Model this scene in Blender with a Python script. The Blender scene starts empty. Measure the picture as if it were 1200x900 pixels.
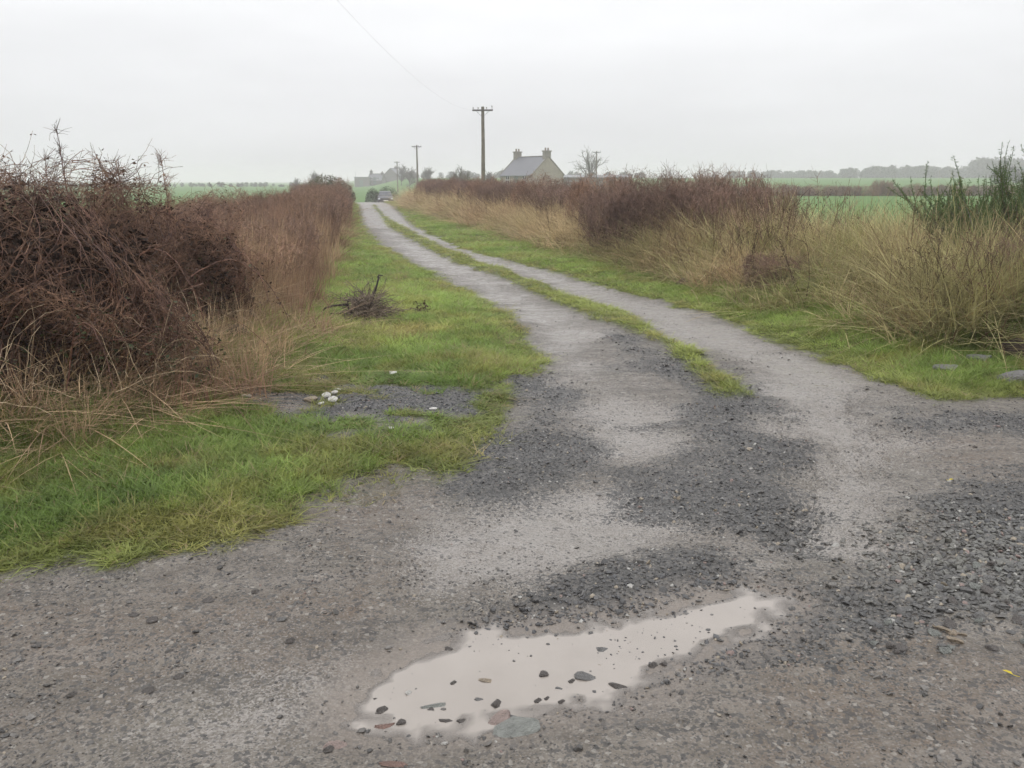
import bpy, bmesh, math, random
import numpy as np
from mathutils import Vector, Matrix

R = math.radians
scene = bpy.context.scene
col = scene.collection
random.seed(7)

# ------------------------------------------------------------------ camera
CAM_H = 1.6
PITCH = math.atan(238 / 1000.0)
cam_data = bpy.data.cameras.new('camera')
cam_data.sensor_width = 36.0
cam_data.lens = 30.0
cam_data.clip_start = 0.05
cam_data.clip_end = 6000.0
cam = bpy.data.objects.new('camera', cam_data)
col.objects.link(cam)
cam.location = (0, 0, CAM_H)
cam.rotation_euler = (math.pi / 2 - PITCH, 0, 0)
scene.camera = cam

# ------------------------------------------------------------------ sky, sun, exposure
SUN_EL, SUN_AZ = R(42), R(200)
world = bpy.data.worlds.new('World')
scene.world = world
world.use_nodes = True
wn, wl = world.node_tree.nodes, world.node_tree.links
wn.clear()
w_out = wn.new('ShaderNodeOutputWorld')
w_bg = wn.new('ShaderNodeBackground')
w_bg.inputs['Strength'].default_value = 0.1
w_sky = wn.new('ShaderNodeTexSky')
w_sky.sky_type = 'NISHITA'
w_sky.sun_disc = False
w_sky.sun_elevation = SUN_EL
w_sky.sun_rotation = SUN_AZ
w_sky.dust_density = 4.0
w_hs = wn.new('ShaderNodeHueSaturation')
w_hs.inputs['Saturation'].default_value = 0.12
w_hs.inputs['Value'].default_value = 0.8
wl.new(w_sky.outputs[0], w_hs.inputs['Color'])
# overcast cloud layer: brightens evenly towards the zenith, faint banks of cloud
w_tc = wn.new('ShaderNodeTexCoord')
w_sep = wn.new('ShaderNodeSeparateXYZ')
wl.new(w_tc.outputs['Generated'], w_sep.inputs[0])
w_mr = wn.new('ShaderNodeMapRange')
w_mr.inputs['From Min'].default_value = 0.0
w_mr.inputs['From Max'].default_value = 1.0
w_mr.inputs['To Min'].default_value = 6.9
w_mr.inputs['To Max'].default_value = 18.5
wl.new(w_sep.outputs['Z'], w_mr.inputs['Value'])
w_map = wn.new('ShaderNodeMapping')
w_map.inputs['Scale'].default_value = (1.5, 1.5, 7.0)
wl.new(w_tc.outputs['Generated'], w_map.inputs['Vector'])
w_noi = wn.new('ShaderNodeTexNoise')
w_noi.inputs['Scale'].default_value = 1.6
w_noi.inputs['Detail'].default_value = 4.0
wl.new(w_map.outputs[0], w_noi.inputs['Vector'])
w_nr = wn.new('ShaderNodeMapRange')
w_nr.inputs['From Min'].default_value = 0.3
w_nr.inputs['From Max'].default_value = 0.7
w_nr.inputs['To Min'].default_value = 0.93
w_nr.inputs['To Max'].default_value = 1.07
wl.new(w_noi.outputs['Fac'], w_nr.inputs['Value'])
w_mul = wn.new('ShaderNodeMath'); w_mul.operation = 'MULTIPLY'
wl.new(w_mr.outputs[0], w_mul.inputs[0]); wl.new(w_nr.outputs[0], w_mul.inputs[1])
w_vm = wn.new('ShaderNodeVectorMath'); w_vm.operation = 'SCALE'
w_vm.inputs[0].default_value = (0.978, 0.988, 1.008)
wl.new(w_mul.outputs[0], w_vm.inputs['Scale'])
w_mix = wn.new('ShaderNodeMix'); w_mix.data_type = 'RGBA'
w_mix.inputs['Factor'].default_value = 0.96
wl.new(w_hs.outputs[0], w_mix.inputs['A']); wl.new(w_vm.outputs[0], w_mix.inputs['B'])
wl.new(w_mix.outputs['Result'], w_bg.inputs['Color'])
wl.new(w_bg.outputs[0], w_out.inputs['Surface'])

sun_data = bpy.data.lights.new('sun', 'SUN')
sun_data.energy = 0.5
sun_data.angle = R(35)
sun_data.color = (1.0, 0.97, 0.93)
sun = bpy.data.objects.new('sun', sun_data)
col.objects.link(sun)
_sd = Vector((math.sin(SUN_AZ) * math.cos(SUN_EL), math.cos(SUN_AZ) * math.cos(SUN_EL), math.sin(SUN_EL)))
sun.rotation_euler = _sd.to_track_quat('Z', 'Y').to_euler()
sun.location = (0, 0, 40)

vs = scene.view_settings
vs.view_transform = 'Standard'
vs.look = 'None'
vs.exposure = 0.2
vs.gamma = 1.0
vs.use_curve_mapping = False
scene.render.engine = 'CYCLES'
cy = scene.cycles
cy.use_denoising = True
cy.use_adaptive_sampling = True
cy.adaptive_threshold = 0.03
cy.max_bounces = 5
cy.diffuse_bounces = 2
cy.glossy_bounces = 2
cy.transmission_bounces = 3
cy.volume_bounces = 1
cy.transparent_max_bounces = 6

# ------------------------------------------------------------------ helpers
RNG = np.random.default_rng(11)
_TAB = np.random.default_rng(3).random((256, 256))


def vnoise(x, y, seed=0):
    x = np.asarray(x, float) + seed * 17.31
    y = np.asarray(y, float) + seed * 9.73
    xi, yi = np.floor(x).astype(int), np.floor(y).astype(int)
    fx, fy = x - xi, y - yi
    fx, fy = fx * fx * (3 - 2 * fx), fy * fy * (3 - 2 * fy)
    a = _TAB[xi & 255, yi & 255]; b = _TAB[(xi + 1) & 255, yi & 255]
    c = _TAB[xi & 255, (yi + 1) & 255]; d = _TAB[(xi + 1) & 255, (yi + 1) & 255]
    return (a + (b - a) * fx) * (1 - fy) + (c + (d - c) * fx) * fy


def fbm(x, y, scale=1.0, octs=4, seed=0):
    """about -1..1"""
    t, amp, tot = 0, 1.0, 0
    for k in range(octs):
        t = t + amp * (vnoise(np.asarray(x) * scale, np.asarray(y) * scale, seed + k * 3) * 2 - 1)
        tot += amp
        amp *= 0.5
        scale *= 2.03
    return t / tot * 1.5


def sstep(a, b, x):
    t = np.clip((np.asarray(x, float) - a) / (b - a), 0, 1)
    return t * t * (3 - 2 * t)


def gp(px, py, z=0.0):
    """a spot on level ground seen at a place of the 1200x900 picture, as world x, y"""
    dx, dy = (px - 600) / 1000.0, (450 - py) / 1000.0
    c, s = math.cos(PITCH), math.sin(PITCH)
    d = (dx, c + dy * s, -s + dy * c)
    t = (z - CAM_H) / d[2]
    return (d[0] * t, d[1] * t)


def sdpoly(x, y, poly):
    """signed distance to a polygon, negative inside"""
    x = np.asarray(x, float); y = np.asarray(y, float)
    d2 = np.full(x.shape, 1e18)
    inside = np.zeros(x.shape, bool)
    n = len(poly)
    for i in range(n):
        ax, ay = poly[i]; bx, by = poly[(i + 1) % n]
        ex, ey = bx - ax, by - ay
        L = ex * ex + ey * ey + 1e-12
        t = np.clip(((x - ax) * ex + (y - ay) * ey) / L, 0, 1)
        d2 = np.minimum(d2, (x - ax - t * ex) ** 2 + (y - ay - t * ey) ** 2)
        cond = ((ay > y) != (by > y))
        xx = ax + (y - ay) * ex / (ey if abs(ey) > 1e-12 else 1e-12)
        inside ^= cond & (x < xx)
    d = np.sqrt(d2)
    return np.where(inside, -d, d)


def tag(o, label=None, cat=None, group=None, kind=None):
    if label: o['label'] = label
    if cat: o['category'] = cat
    if group: o['group'] = group
    if kind: o['kind'] = kind
    return o


def mk_mesh(name, V, Q=None, T=None, mats=(), mi=None, smooth=False):
    me = bpy.data.meshes.new(name)
    V = np.asarray(V, np.float32)
    me.vertices.add(len(V))
    me.vertices.foreach_set('co', V.ravel())
    nq = 0 if Q is None else len(Q)
    nt = 0 if T is None else len(T)
    if nq + nt:
        idx = []
        if nq: idx.append(np.asarray(Q, np.int32).ravel())
        if nt: idx.append(np.asarray(T, np.int32).ravel())
        idx = np.concatenate(idx)
        me.loops.add(len(idx))
        me.loops.foreach_set('vertex_index', idx)
        me.polygons.add(nq + nt)
        ls = np.concatenate([np.arange(nq) * 4, nq * 4 + np.arange(nt) * 3]).astype(np.int32)
        me.polygons.foreach_set('loop_start', ls)
        if mi is not None:
            me.polygons.foreach_set('material_index', np.asarray(mi, np.int32))
        me.polygons.foreach_set('use_smooth', np.full(nq + nt, smooth, bool))
    for m in mats: me.materials.append(m)
    me.update(calc_edges=True)
    return me


def link(name, me, parent=None, loc=(0, 0, 0), rotz=0.0):
    o = bpy.data.objects.new(name, me)
    col.objects.link(o)
    o.location = loc
    o.rotation_euler = (0, 0, rotz)
    if parent is not None: o.parent = parent
    return o


def thing(name, label, cat, loc=(0, 0, 0), rotz=0.0, group=None):
    o = bpy.data.objects.new(name, None)
    o.empty_display_size = 0.2
    col.objects.link(o)
    o.location = loc
    o.rotation_euler = (0, 0, rotz)
    return tag(o, label, cat, group)


def copy_tree(o, parent=None):
    c = o.copy()
    col.objects.link(c)
    c.parent = parent
    for ch in list(o.children):
        copy_tree(ch, c)
    return c


class Geo:
    """collects boxes, prisms, tubes into one mesh"""
    def __init__(s): s.v, s.f = [], []
    def add(s, v, f):
        b = len(s.v); s.v += [tuple(p) for p in v]; s.f += [tuple(i + b for i in q) for q in f]; return s
    def box(s, x0, x1, y0, y1, z0, z1):
        v = [(x, y, z) for z in (z0, z1) for x, y in ((x0, y0), (x1, y0), (x1, y1), (x0, y1))]
        return s.add(v, [(3, 2, 1, 0), (4, 5, 6, 7), (0, 1, 5, 4), (1, 2, 6, 5), (2, 3, 7, 6), (3, 0, 4, 7)])
    def cyl(s, p0, p1, r0, r1, n=8, caps=True):
        p0, p1 = Vector(p0), Vector(p1)
        q = (p1 - p0).to_track_quat('Z', 'Y')
        v = []
        for p, r in ((p0, r0), (p1, r1)):
            for i in range(n):
                a = 2 * math.pi * i / n
                v.append(p + q @ Vector((r * math.cos(a), r * math.sin(a), 0)))
        f = [(i, (i + 1) % n, n + (i + 1) % n, n + i) for i in range(n)]
        if caps: f += [tuple(range(n - 1, -1, -1)), tuple(range(n, 2 * n))]
        return s.add(v, f)
    def mesh(s, name, mat, smooth=False, bevel=0):
        me = bpy.data.meshes.new(name)
        me.from_pydata(s.v, [], s.f)
        if bevel:
            bm = bmesh.new(); bm.from_mesh(me)
            bmesh.ops.bevel(bm, geom=list(bm.edges), offset=bevel, segments=2, affect='EDGES', profile=0.6)
            bm.to_mesh(me); bm.free()
        me.materials.append(mat)
        if smooth: me.polygons.foreach_set('use_smooth', [True] * len(me.polygons))
        me.update()
        return me
    def obj(s, name, mat, parent=None, **k): return link(name, s.mesh(name, mat, **k), parent)


# ---- twig geometry ---------------------------------------------------------
def norm(a):
    return a / (np.linalg.norm(a, axis=-1, keepdims=True) + 1e-9)


def grow(rng, start, d, length, S, wander=0.25, grav=0.0, up=0.0):
    N = len(start)
    P = np.zeros((N, S, 3)); P[:, 0] = start
    d = norm(np.array(d, float))
    step = (np.asarray(length) / (S - 1)).reshape(-1, 1) * np.ones((N, 1))
    g = np.asarray(grav).reshape(-1, 1) * np.ones((N, 1))
    for k in range(1, S):
        d = d + rng.normal(0, wander, (N, 3))
        d[:, 2:3] += up - g * k / S
        d = norm(d)
        P[:, k] = P[:, k - 1] + d * step
    return P


def branch(rng, P, n, lo=0.25, hi=1.0, spread=0.9, upb=0.2):
    N, S, _ = P.shape
    i = rng.integers(0, N, n)
    t = rng.uniform(lo, hi, n) * (S - 1)
    k = np.minimum(t.astype(int), S - 2)
    f = (t - k)[:, None]
    st = P[i, k] * (1 - f) + P[i, k + 1] * f
    tan = norm(P[i, k + 1] - P[i, k])
    d = tan + rng.normal(0, spread, (n, 3)) + np.array((0, 0, upb))
    return st, norm(d), t / (S - 1)


def sweep(P, r, sides=3):
    """tubes along N polylines; returns verts, quads"""
    N, S, _ = P.shape
    r = np.broadcast_to(r, (N, S))
    tan = np.empty_like(P)
    tan[:, 1:-1] = P[:, 2:] - P[:, :-2]
    tan[:, 0] = P[:, 1] - P[:, 0]; tan[:, -1] = P[:, -1] - P[:, -2]
    tan = norm(tan)
    ref = norm(np.array((0.31, 0.93, 0.17)) + 0 * tan)
    a = norm(np.cross(tan, ref)); b = np.cross(tan, a)
    ang = np.arange(sides) * 2 * math.pi / sides
    V = (P[:, :, None, :] + r[:, :, None, None] * (np.cos(ang)[None, None, :, None] * a[:, :, None, :]
                                                  + np.sin(ang)[None, None, :, None] * b[:, :, None, :]))
    V = V.reshape(-1, 3)
    base = (np.arange(N)[:, None, None] * S + np.arange(S - 1)[None, :, None]) * sides
    j = np.arange(sides)[None, None, :]; j2 = (j + 1) % sides
    Q = np.stack([base + j, base + j2, base + sides + j2, base + sides + j], -1).reshape(-1, 4)
    return V, Q


def taper(N, S, r0, r1):
    r0 = np.asarray(r0).reshape(-1, 1) * np.ones((N, 1))
    t = np.linspace(0, 1, S)[None]
    return r0 * (1 - t) + r1 * t


def leaves(rng, C, size, flat=0.5):
    """folded diamond leaves at points C"""
    n = len(C)
    a = norm(rng.normal(0, 1, (n, 3)) * np.array((1, 1, flat)))
    up = norm(rng.normal(0, 0.6, (n, 3)) + np.array((0, 0, 1)))
    b = norm(np.cross(a, up))
    s = (np.asarray(size) * rng.uniform(0.6, 1.3, n))[:, None]
    V = np.stack([C, C + a * s * 0.55 + b * s * 0.33, C + a * s, C + a * s * 0.55 - b * s * 0.33], 1)
    V[:, 2, 2] -= s[:, 0] * 0.15
    Q = np.arange(n * 4).reshape(n, 4)
    return V.reshape(-1, 3), Q


# ------------------------------------------------------------------ material helpers
class NT:
    def __init__(s, name):
        s.m = bpy.data.materials.new(name); s.m.use_nodes = True
        s.t = s.m.node_tree; s.n = s.t.nodes; s.n.clear()
        s.out = s.n.new('ShaderNodeOutputMaterial')
    def new(s, typ, **k):
        o = s.n.new('ShaderNode' + typ)
        for a, v in k.items(): setattr(o, a, v)
        return o
    def set(s, sock, v):
        if isinstance(v, bpy.types.NodeSocket): s.t.links.new(v, sock)
        elif v is not None:
            if sock.type == 'RGBA' and len(v) == 3: v = (*v, 1)
            sock.default_value = v
    def noise(s, vec, scale, detail=4, rough=0.55, out='Fac', dist=0.0):
        o = s.new('TexNoise')
        s.set(o.inputs['Vector'], vec)
        o.inputs['Scale'].default_value = scale; o.inputs['Detail'].default_value = detail
        o.inputs['Roughness'].default_value = rough; o.inputs['Distortion'].default_value = dist
        return o.outputs[out]
    def voro(s, vec, scale, out='Distance', feature='F1'):
        o = s.new('TexVoronoi', feature=feature)
        s.set(o.inputs['Vector'], vec); o.inputs['Scale'].default_value = scale
        return o.outputs[out]
    def mix(s, f, a, b, blend='MIX'):
        o = s.new('Mix', data_type='RGBA', blend_type=blend)
        s.set(o.inputs['Factor'], f); s.set(o.inputs['A'], a); s.set(o.inputs['B'], b)
        return o.outputs['Result']
    def rng(s, v, a, b, c=0.0, d=1.0, smooth=False):
        o = s.new('MapRange')
        if smooth: o.interpolation_type = 'SMOOTHSTEP'
        s.set(o.inputs['Value'], v)
        for n_, q in (('From Min', a), ('From Max', b), ('To Min', c), ('To Max', d)): s.set(o.inputs[n_], q)
        return o.outputs[0]
    def math(s, op, a, b=None):
        o = s.new('Math', operation=op); s.set(o.inputs[0], a)
        if b is not None: s.set(o.inputs[1], b)
        return o.outputs[0]
    def attr(s, name, typ='GEOMETRY', out='Color'):
        o = s.new('Attribute', attribute_name=name, attribute_type=typ); return o.outputs[out]
    def sep(s, c):
        o = s.new('SeparateColor'); s.set(o.inputs[0], c); return o.outputs
    def pos(s): return s.new('NewGeometry').outputs['Position']
    def obj(s): return s.new('TexCoord').outputs['Object']
    def bump(s, h, strength=0.5, dist=0.01, normal=None):
        o = s.new('Bump'); s.set(o.inputs['Height'], h)
        o.inputs['Strength'].default_value = strength; o.inputs['Distance'].default_value = dist
        if normal is not None: s.set(o.inputs['Normal'], normal)
        return o.outputs[0]
    def pbr(s, color, rough=0.7, normal=None, spec=0.5, metal=0.0):
        o = s.new('BsdfPrincipled')
        s.set(o.inputs['Base Color'], color); s.set(o.inputs['Roughness'], rough)
        s.set(o.inputs['Specular IOR Level'], spec); s.set(o.inputs['Metallic'], metal)
        if normal is not None: s.set(o.inputs['Normal'], normal)
        return o.outputs[0]
    def end(s, sh): s.t.links.new(sh, s.out.inputs['Surface']); return s.m


def mat_plain(name, c, rough=0.7, var=0.25, scale=8.0, bump=0.0, spec=0.5, metal=0.0):
    t = NT(name); p = t.obj()
    n = t.noise(p, scale, 6, 0.65)
    lo = tuple(x * (1 - var) for x in c); hi = tuple(min(1, x * (1 + var)) for x in c)
    cc = t.mix(t.rng(n, 0.3, 0.7), lo, hi)
    nm = t.bump(t.noise(p, scale * 6, 4), 0.6, bump) if bump else None
    return t.end(t.pbr(cc, t.rng(n, 0.3, 0.7, rough - 0.08, rough + 0.08), nm, spec, metal))


def mat_leaf(name, tinted=True, base=(0.1, 0.2, 0.03), trans=0.35, rough=0.55, vscale=3.0, var=0.3, spec=0.3, tipc=None):
    """blades and leaves; colour from the tint carried by each tuft, else base; two sided and translucent"""
    t = NT(name)
    p = t.pos()
    if tinted:
        c = t.attr('tint', 'INSTANCER')
    else:
        c = base
    n = t.noise(p, vscale, 3)
    k = t.rng(n, 0.3, 0.7, 1 - var, 1 + var)
    vm = t.new('VectorMath', operation='SCALE')
    t.set(vm.inputs[0], c if not isinstance(c, tuple) else c); t.set(vm.inputs['Scale'], k)
    cc = vm.outputs[0]
    if tipc is not None:
        cc = t.mix(t.rng(t.noise(p, 60, 2), 0.5, 0.62, 0, 0.8), cc, tipc)
    b = t.pbr(cc, rough, None, spec)
    tr = t.new('BsdfTranslucent'); t.set(tr.inputs['Color'], cc)
    mx = t.new('MixShader'); mx.inputs[0].default_value = trans
    t.t.links.new(b, mx.inputs[1]); t.t.links.new(tr.outputs[0], mx.inputs[2])
    return t.end(mx.outputs[0])


def mat_bark(name, a, b, scale=2.5, rough=0.8):
    """twig colour wanders from a to b from stem to stem; each shrub shifts a little"""
    t = NT(name); p = t.pos()
    oi = t.new('ObjectInfo').outputs['Random']
    f = t.rng(t.noise(p, scale, 5, 0.7), 0.32, 0.68)
    c = t.mix(f, a, b)
    k = t.rng(oi, 0, 1, 0.78, 1.22)
    vm = t.new('VectorMath', operation='SCALE'); t.set(vm.inputs[0], c); t.set(vm.inputs['Scale'], k)
    fine = t.rng(t.noise(p, 14, 3, 0.7), 0.32, 0.68, 0.35, 1.85)
    vm2 = t.new('VectorMath', operation='SCALE'); t.set(vm2.inputs[0], vm.outputs[0]); t.set(vm2.inputs['Scale'], fine)
    return t.end(t.pbr(vm2.outputs[0], rough, None, 0.35))


# ------------------------------------------------------------------ layout lines (world metres)
LE_PX = [(423, 240), (427.5, 260), (437, 275), (462, 292), (503, 313), (550, 340), (590, 360), (607, 373), (630, 403),
         (650, 432), (625, 452), (600, 470), (585, 490), (565, 515), (535, 548), (485, 578), (425, 600), (340, 615),
         (270, 632), (200, 645), (100, 660), (0, 676), (-120, 694)]
RE_PX = [(457, 240), (483, 267), (533, 292), (600, 310), (663, 327), (727, 343), (790, 360), (850, 377), (930, 405),
         (1000, 432), (1060, 458), (1095, 468), (1200, 463), (1330, 459)]
LE = [gp(*p) for p in LE_PX]; RE = [gp(*p) for p in RE_PX]
TRACK_FAR_L = [(-13.3, 72), (-15.3, 82), (-17.0, 100), (-18.0, 125)]
TRACK_FAR_R = [(-10.9, 72), (-12.6, 82), (-13.4, 100), (-14.0, 125)]
TRACK = [*reversed(TRACK_FAR_L), *LE, (-8, 2.9), (-14, 2.2), (-14, -12), (16, -12), (16, 5.9), *reversed(RE), *TRACK_FAR_R]
ST_L = [(436, 240), (447, 255), (458, 268), (517, 300), (597, 331), (657, 358), (717, 384), (777, 412), (813, 447), (850, 468)]
ST_R = [(440.5, 240), (455, 256), (466, 261), (520, 290), (583, 313), (663, 343), (727, 364), (777, 390), (813, 411), (850, 438), (886, 468)]
STRIP = [gp(*p) for p in ST_L] + [gp(*p) for p in reversed(ST_R)]
PATCH = [gp(*p) for p in [(285, 478), (320, 458), (390, 441), (455, 436), (500, 444), (560, 453), (640, 440), (600, 480), (575, 497), (520, 508),
                          (440, 520), (400, 526), (345, 514), (295, 494)]]
PUDDLE = [gp(*p) for p in [(912, 702), (870, 694), (835, 699), (800, 709), (740, 727), (690, 734), (640, 737), (590, 741), (540, 751),
                           (500, 763), (470, 780), (440, 800), (420, 822), (436, 838), (500, 843), (560, 838), (620, 824), (690, 812),
                           (740, 797), (790, 772), (850, 747), (893, 722)]]
DARK = [[(478, 574), (545, 528), (600, 480), (650, 445), (690, 470), (690, 520), (640, 552), (560, 582)],
        [(700, 385), (760, 402), (830, 440), (890, 470), (925, 520), (930, 590), (890, 622), (800, 612), (770, 570), (800, 520), (780, 460), (735, 430)],
        [(590, 722), (660, 680), (760, 645), (830, 650), (870, 690), (790, 700), (690, 728), (620, 738)],
        [(1070, 482), (1200, 470), (1400, 470), (1400, 520), (1200, 515), (1120, 505)],
        [(1075, 640), (1115, 585), (1200, 560), (1420, 540), (1420, 740), (1200, 745), (1080, 760), (980, 745), (900, 742), (800, 800), (700, 860), (690, 830), (800, 770), (930, 742), (1020, 705)],
        [(300, 472), (345, 455), (395, 446), (400, 460), (350, 476)],
        [(490, 452), (560, 456), (600, 464), (560, 484), (510, 482)],
        [(150, 700), (300, 690), (430, 660), (440, 672), (320, 705), (170, 720)],
        [(60, 780), (170, 745), (260, 745), (250, 790), (100, 815)]]
DARK = [[gp(*p) for p in q] for q in DARK]
PALE = [[(850, 400), (940, 415), (1020, 452), (1065, 515), (1045, 590), (985, 660), (890, 665), (915, 600), (940, 530), (900, 455)],
        [(560, 605), (700, 560), (790, 560), (800, 600), (700, 650), (600, 680), (520, 690), (500, 640)],
        [(640, 400), (680, 410), (760, 470), (770, 520), (700, 540), (690, 470)],
        [(200, 860), (330, 780), (420, 790), (380, 860), (260, 895)],
        [(424, 240), (435, 240), (456, 270), (600, 335), (700, 390), (660, 420), (600, 362), (470, 294)],
        [(443, 240), (456, 240), (483, 266), (600, 308), (760, 352), (930, 408), (880, 430), (780, 388), (600, 318), (480, 272)]]
PALE = [[gp(*p) for p in q] for q in PALE]
BROWN = [[(1050, 500), (1200, 520), (1300, 530), (1300, 600), (1100, 560)],
         [(-100, 700), (150, 690), (300, 720), (420, 640), (600, 640), (500, 730), (300, 800), (-100, 860)],
         [(900, 800), (1200, 770), (1400, 770), (1400, 900), (900, 900)]]
BROWN = [[gp(*p) for p in q] for q in BROWN]

_rf = [gp(*p) for p in [(1200, 437), (1060, 416), (1000, 400), (900, 371), (800, 341), (700, 312), (620, 290), (560, 271), (520, 259), (480, 247)]]
FOOT_R = sorted([(7.2, 6.6)] + [(q[1], q[0]) for q in _rf] + [(66, -8.6), (110, -9.0), (2000, -30)])
FOOT_R = [(-20, 9.5), (5.0, 8.8)] + [p for p in FOOT_R if p[0] > 5]
_lf = [gp(*p) for p in [(0, 545), (100, 530), (200, 500), (270, 468), (330, 425), (372, 392), (388, 340), (402, 300), (410, 270), (416, 248)]]
FOOT_L = [(-20, -6), (3.6, -4.2)] + sorted([(q[1], q[0]) for q in _lf]) + [(66, -14.5), (110, -19.5), (2000, -420)]


def foot_r(y): return np.interp(y, [p[0] for p in FOOT_R], [p[1] for p in FOOT_R])
def foot_l(y): return np.interp(y, [p[0] for p in FOOT_L], [p[1] for p in FOOT_L])


# ------------------------------------------------------------------ terrain
def land(x, y):
    """broad shape of the ground, without ruts and grit"""
    x = np.asarray(x, float); y = np.asarray(y, float)
    u = x + 0.2 * y
    left = 1 - sstep(8, 26, u)
    z = -1.0 * sstep(64, 98, y) * left + 0.6 * sstep(120, 300, y) * left
    z = z + 2.6 * sstep(100, 330, y) * (1 - left)
    s = x - foot_r(y)
    z = z + 0.42 * sstep(-0.1, 1.4, s) * (1 - sstep(2.6, 4.2, s)) * (1 - sstep(60, 90, y))
    sl = foot_l(y) - x
    z = z + 0.22 * sstep(-0.1, 1.2, sl) * (1 - sstep(2.6, 4.2, sl)) * (1 - sstep(60, 90, y))
    z = z + 0.05 * sstep(0.0, 0.9, sdpoly(x, y, TRACK)) * (y < 80)
    return z


def axis(parts):
    out = [np.array([parts[0][0]])]
    for a, b, d0, d1 in parts:
        p = a; seg = []
        while p < b - 1e-6:
            f = (p - a) / (b - a)
            p += d0 * (1 - f) + d1 * f
            seg.append(p)
        seg = np.array(seg); seg = a + (seg - a) * (b - a) / (seg[-1] - a)
        out.append(seg)
    return np.concatenate(out)


XS = axis([(-1500, -300, 200, 100), (-300, -60, 40, 6), (-60, -13, 5, 0.4), (-13, -3.4, 0.16, 0.1), (-3.4, 3.6, 0.022, 0.022),
           (3.6, 9, 0.06, 0.16), (9, 60, 0.4, 5), (60, 300, 8, 40), (300, 1500, 100, 200)])
YS = axis([(-60, -4, 14, 2), (-4, 1.7, 0.9, 0.15), (1.7, 6.2, 0.022, 0.024), (6.2, 14, 0.026, 0.09), (14, 70, 0.12, 0.7), (70, 300, 1.2, 10),
           (300, 1500, 30, 200)])
GX, GY = np.meshgrid(XS, YS)
near = (GY < 30) & (GX > -14) & (GX < 17)
SD_T = np.full(GX.shape, 50.0)
m_ = (GY < 130) & (np.abs(GX) < 30)
SD_T[m_] = sdpoly(GX[m_], GY[m_], TRACK)
SD_S = np.full(GX.shape, 50.0)
m_ = (GY < 75) & (np.abs(GX) < 14)
SD_S[m_] = sdpoly(GX[m_], GY[m_], STRIP)


def zone(polys, soft, amp, seed):
    out = np.zeros(GX.shape)
    gx, gy = GX[near], GY[near]
    n = fbm(gx, gy, 2.2, 5, seed) * amp
    acc = np.zeros(gx.shape)
    for q in polys:
        acc = np.maximum(acc, 1 - sstep(-soft, soft, sdpoly(gx, gy, q) + n))
    out[near] = acc
    return out


Z_DARK = np.maximum(zone(DARK[:7], 0.32, 0.36, 4), 0.42 * zone(DARK[7:], 0.35, 0.40, 6))
PALE_NEAR = PALE
Z_PALE = zone(PALE_NEAR, 0.40, 0.30, 8)
_m = (GY >= 30) & (GY < 75) & (np.abs(GX) < 14)
Z_PALE[_m] = np.where(SD_T[_m] < 0, 0.85, 0)
Z_BROWN = zone(BROWN, 0.35, 0.4, 12)
Z_PATCH = zone([PATCH], 0.14, 0.36, 16)
Z_PUD = np.full(GX.shape, 9.0)
Z_PUD[near] = sdpoly(GX[near], GY[near], PUDDLE)
edge_n = np.zeros(GX.shape)
m_ = (GY < 75) & (np.abs(GX) < 16)
edge_n[m_] = fbm(GX[m_], GY[m_], 1.7, 5, 21)
edge_f = np.zeros(GX.shape); edge_f[m_] = fbm(GX[m_], GY[m_], 6.0, 3, 27)
Z_GRASS = sstep(-0.08, 0.12, SD_T - 0.13 * sstep(7, 18, GY) + edge_n * 0.13 + edge_f * 0.08)
strip_m = (1 - sstep(-0.08, 0.08, SD_S + 0.03 + edge_n * 0.10)) * (0.82 + 0.18 * sstep(-0.35, 0.1, edge_n))
Z_GRASS = np.maximum(Z_GRASS, strip_m)
patch_hole = Z_PATCH * sstep(-0.35, 0.15, fbm(GX, GY, 3.1, 4, 33) + 0.30 * Z_DARK - 0.04)
Z_GRASS = Z_GRASS * (1 - patch_hole)
Z_DARK = np.maximum(Z_DARK, patch_hole * sstep(-0.3, 0.2, fbm(GX, GY, 2.0, 4, 37)) * 1.25)
# worn muddy gateway where a wheel has cut the corner of the verge
MUDSPOT = [gp(*p) for p in [(360, 612), (400, 560), (455, 540), (530, 555), (510, 600), (440, 630)]]
mud = zone([MUDSPOT], 0.08, 0.14, 40)
Z_GRASS = Z_GRASS * (1 - 0.85 * mud)
Z_BROWN = np.maximum(Z_BROWN, 0.9 * mud)

GZ = land(GX, GY)
SR = GX - foot_r(GY)
fm = (GY < 75) & (np.abs(GX) < 16)
micro = np.zeros(GX.shape)
mx, my = GX[fm], GY[fm]
fall = 1 / (1 + (my / 14) ** 2)
micro[fm] = (0.030 * fbm(mx, my, 0.55, 3, 50) + 0.012 * fbm(mx, my, 2.6, 4, 54) + 0.006 * fbm(mx, my, 11, 3, 58) * fall)
# wheel ruts slightly worn down, centre strip proud
micro -= 0.025 * Z_PALE * (SD_T < 0)
micro += 0.035 * strip_m
micro += 0.012 * Z_DARK
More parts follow.
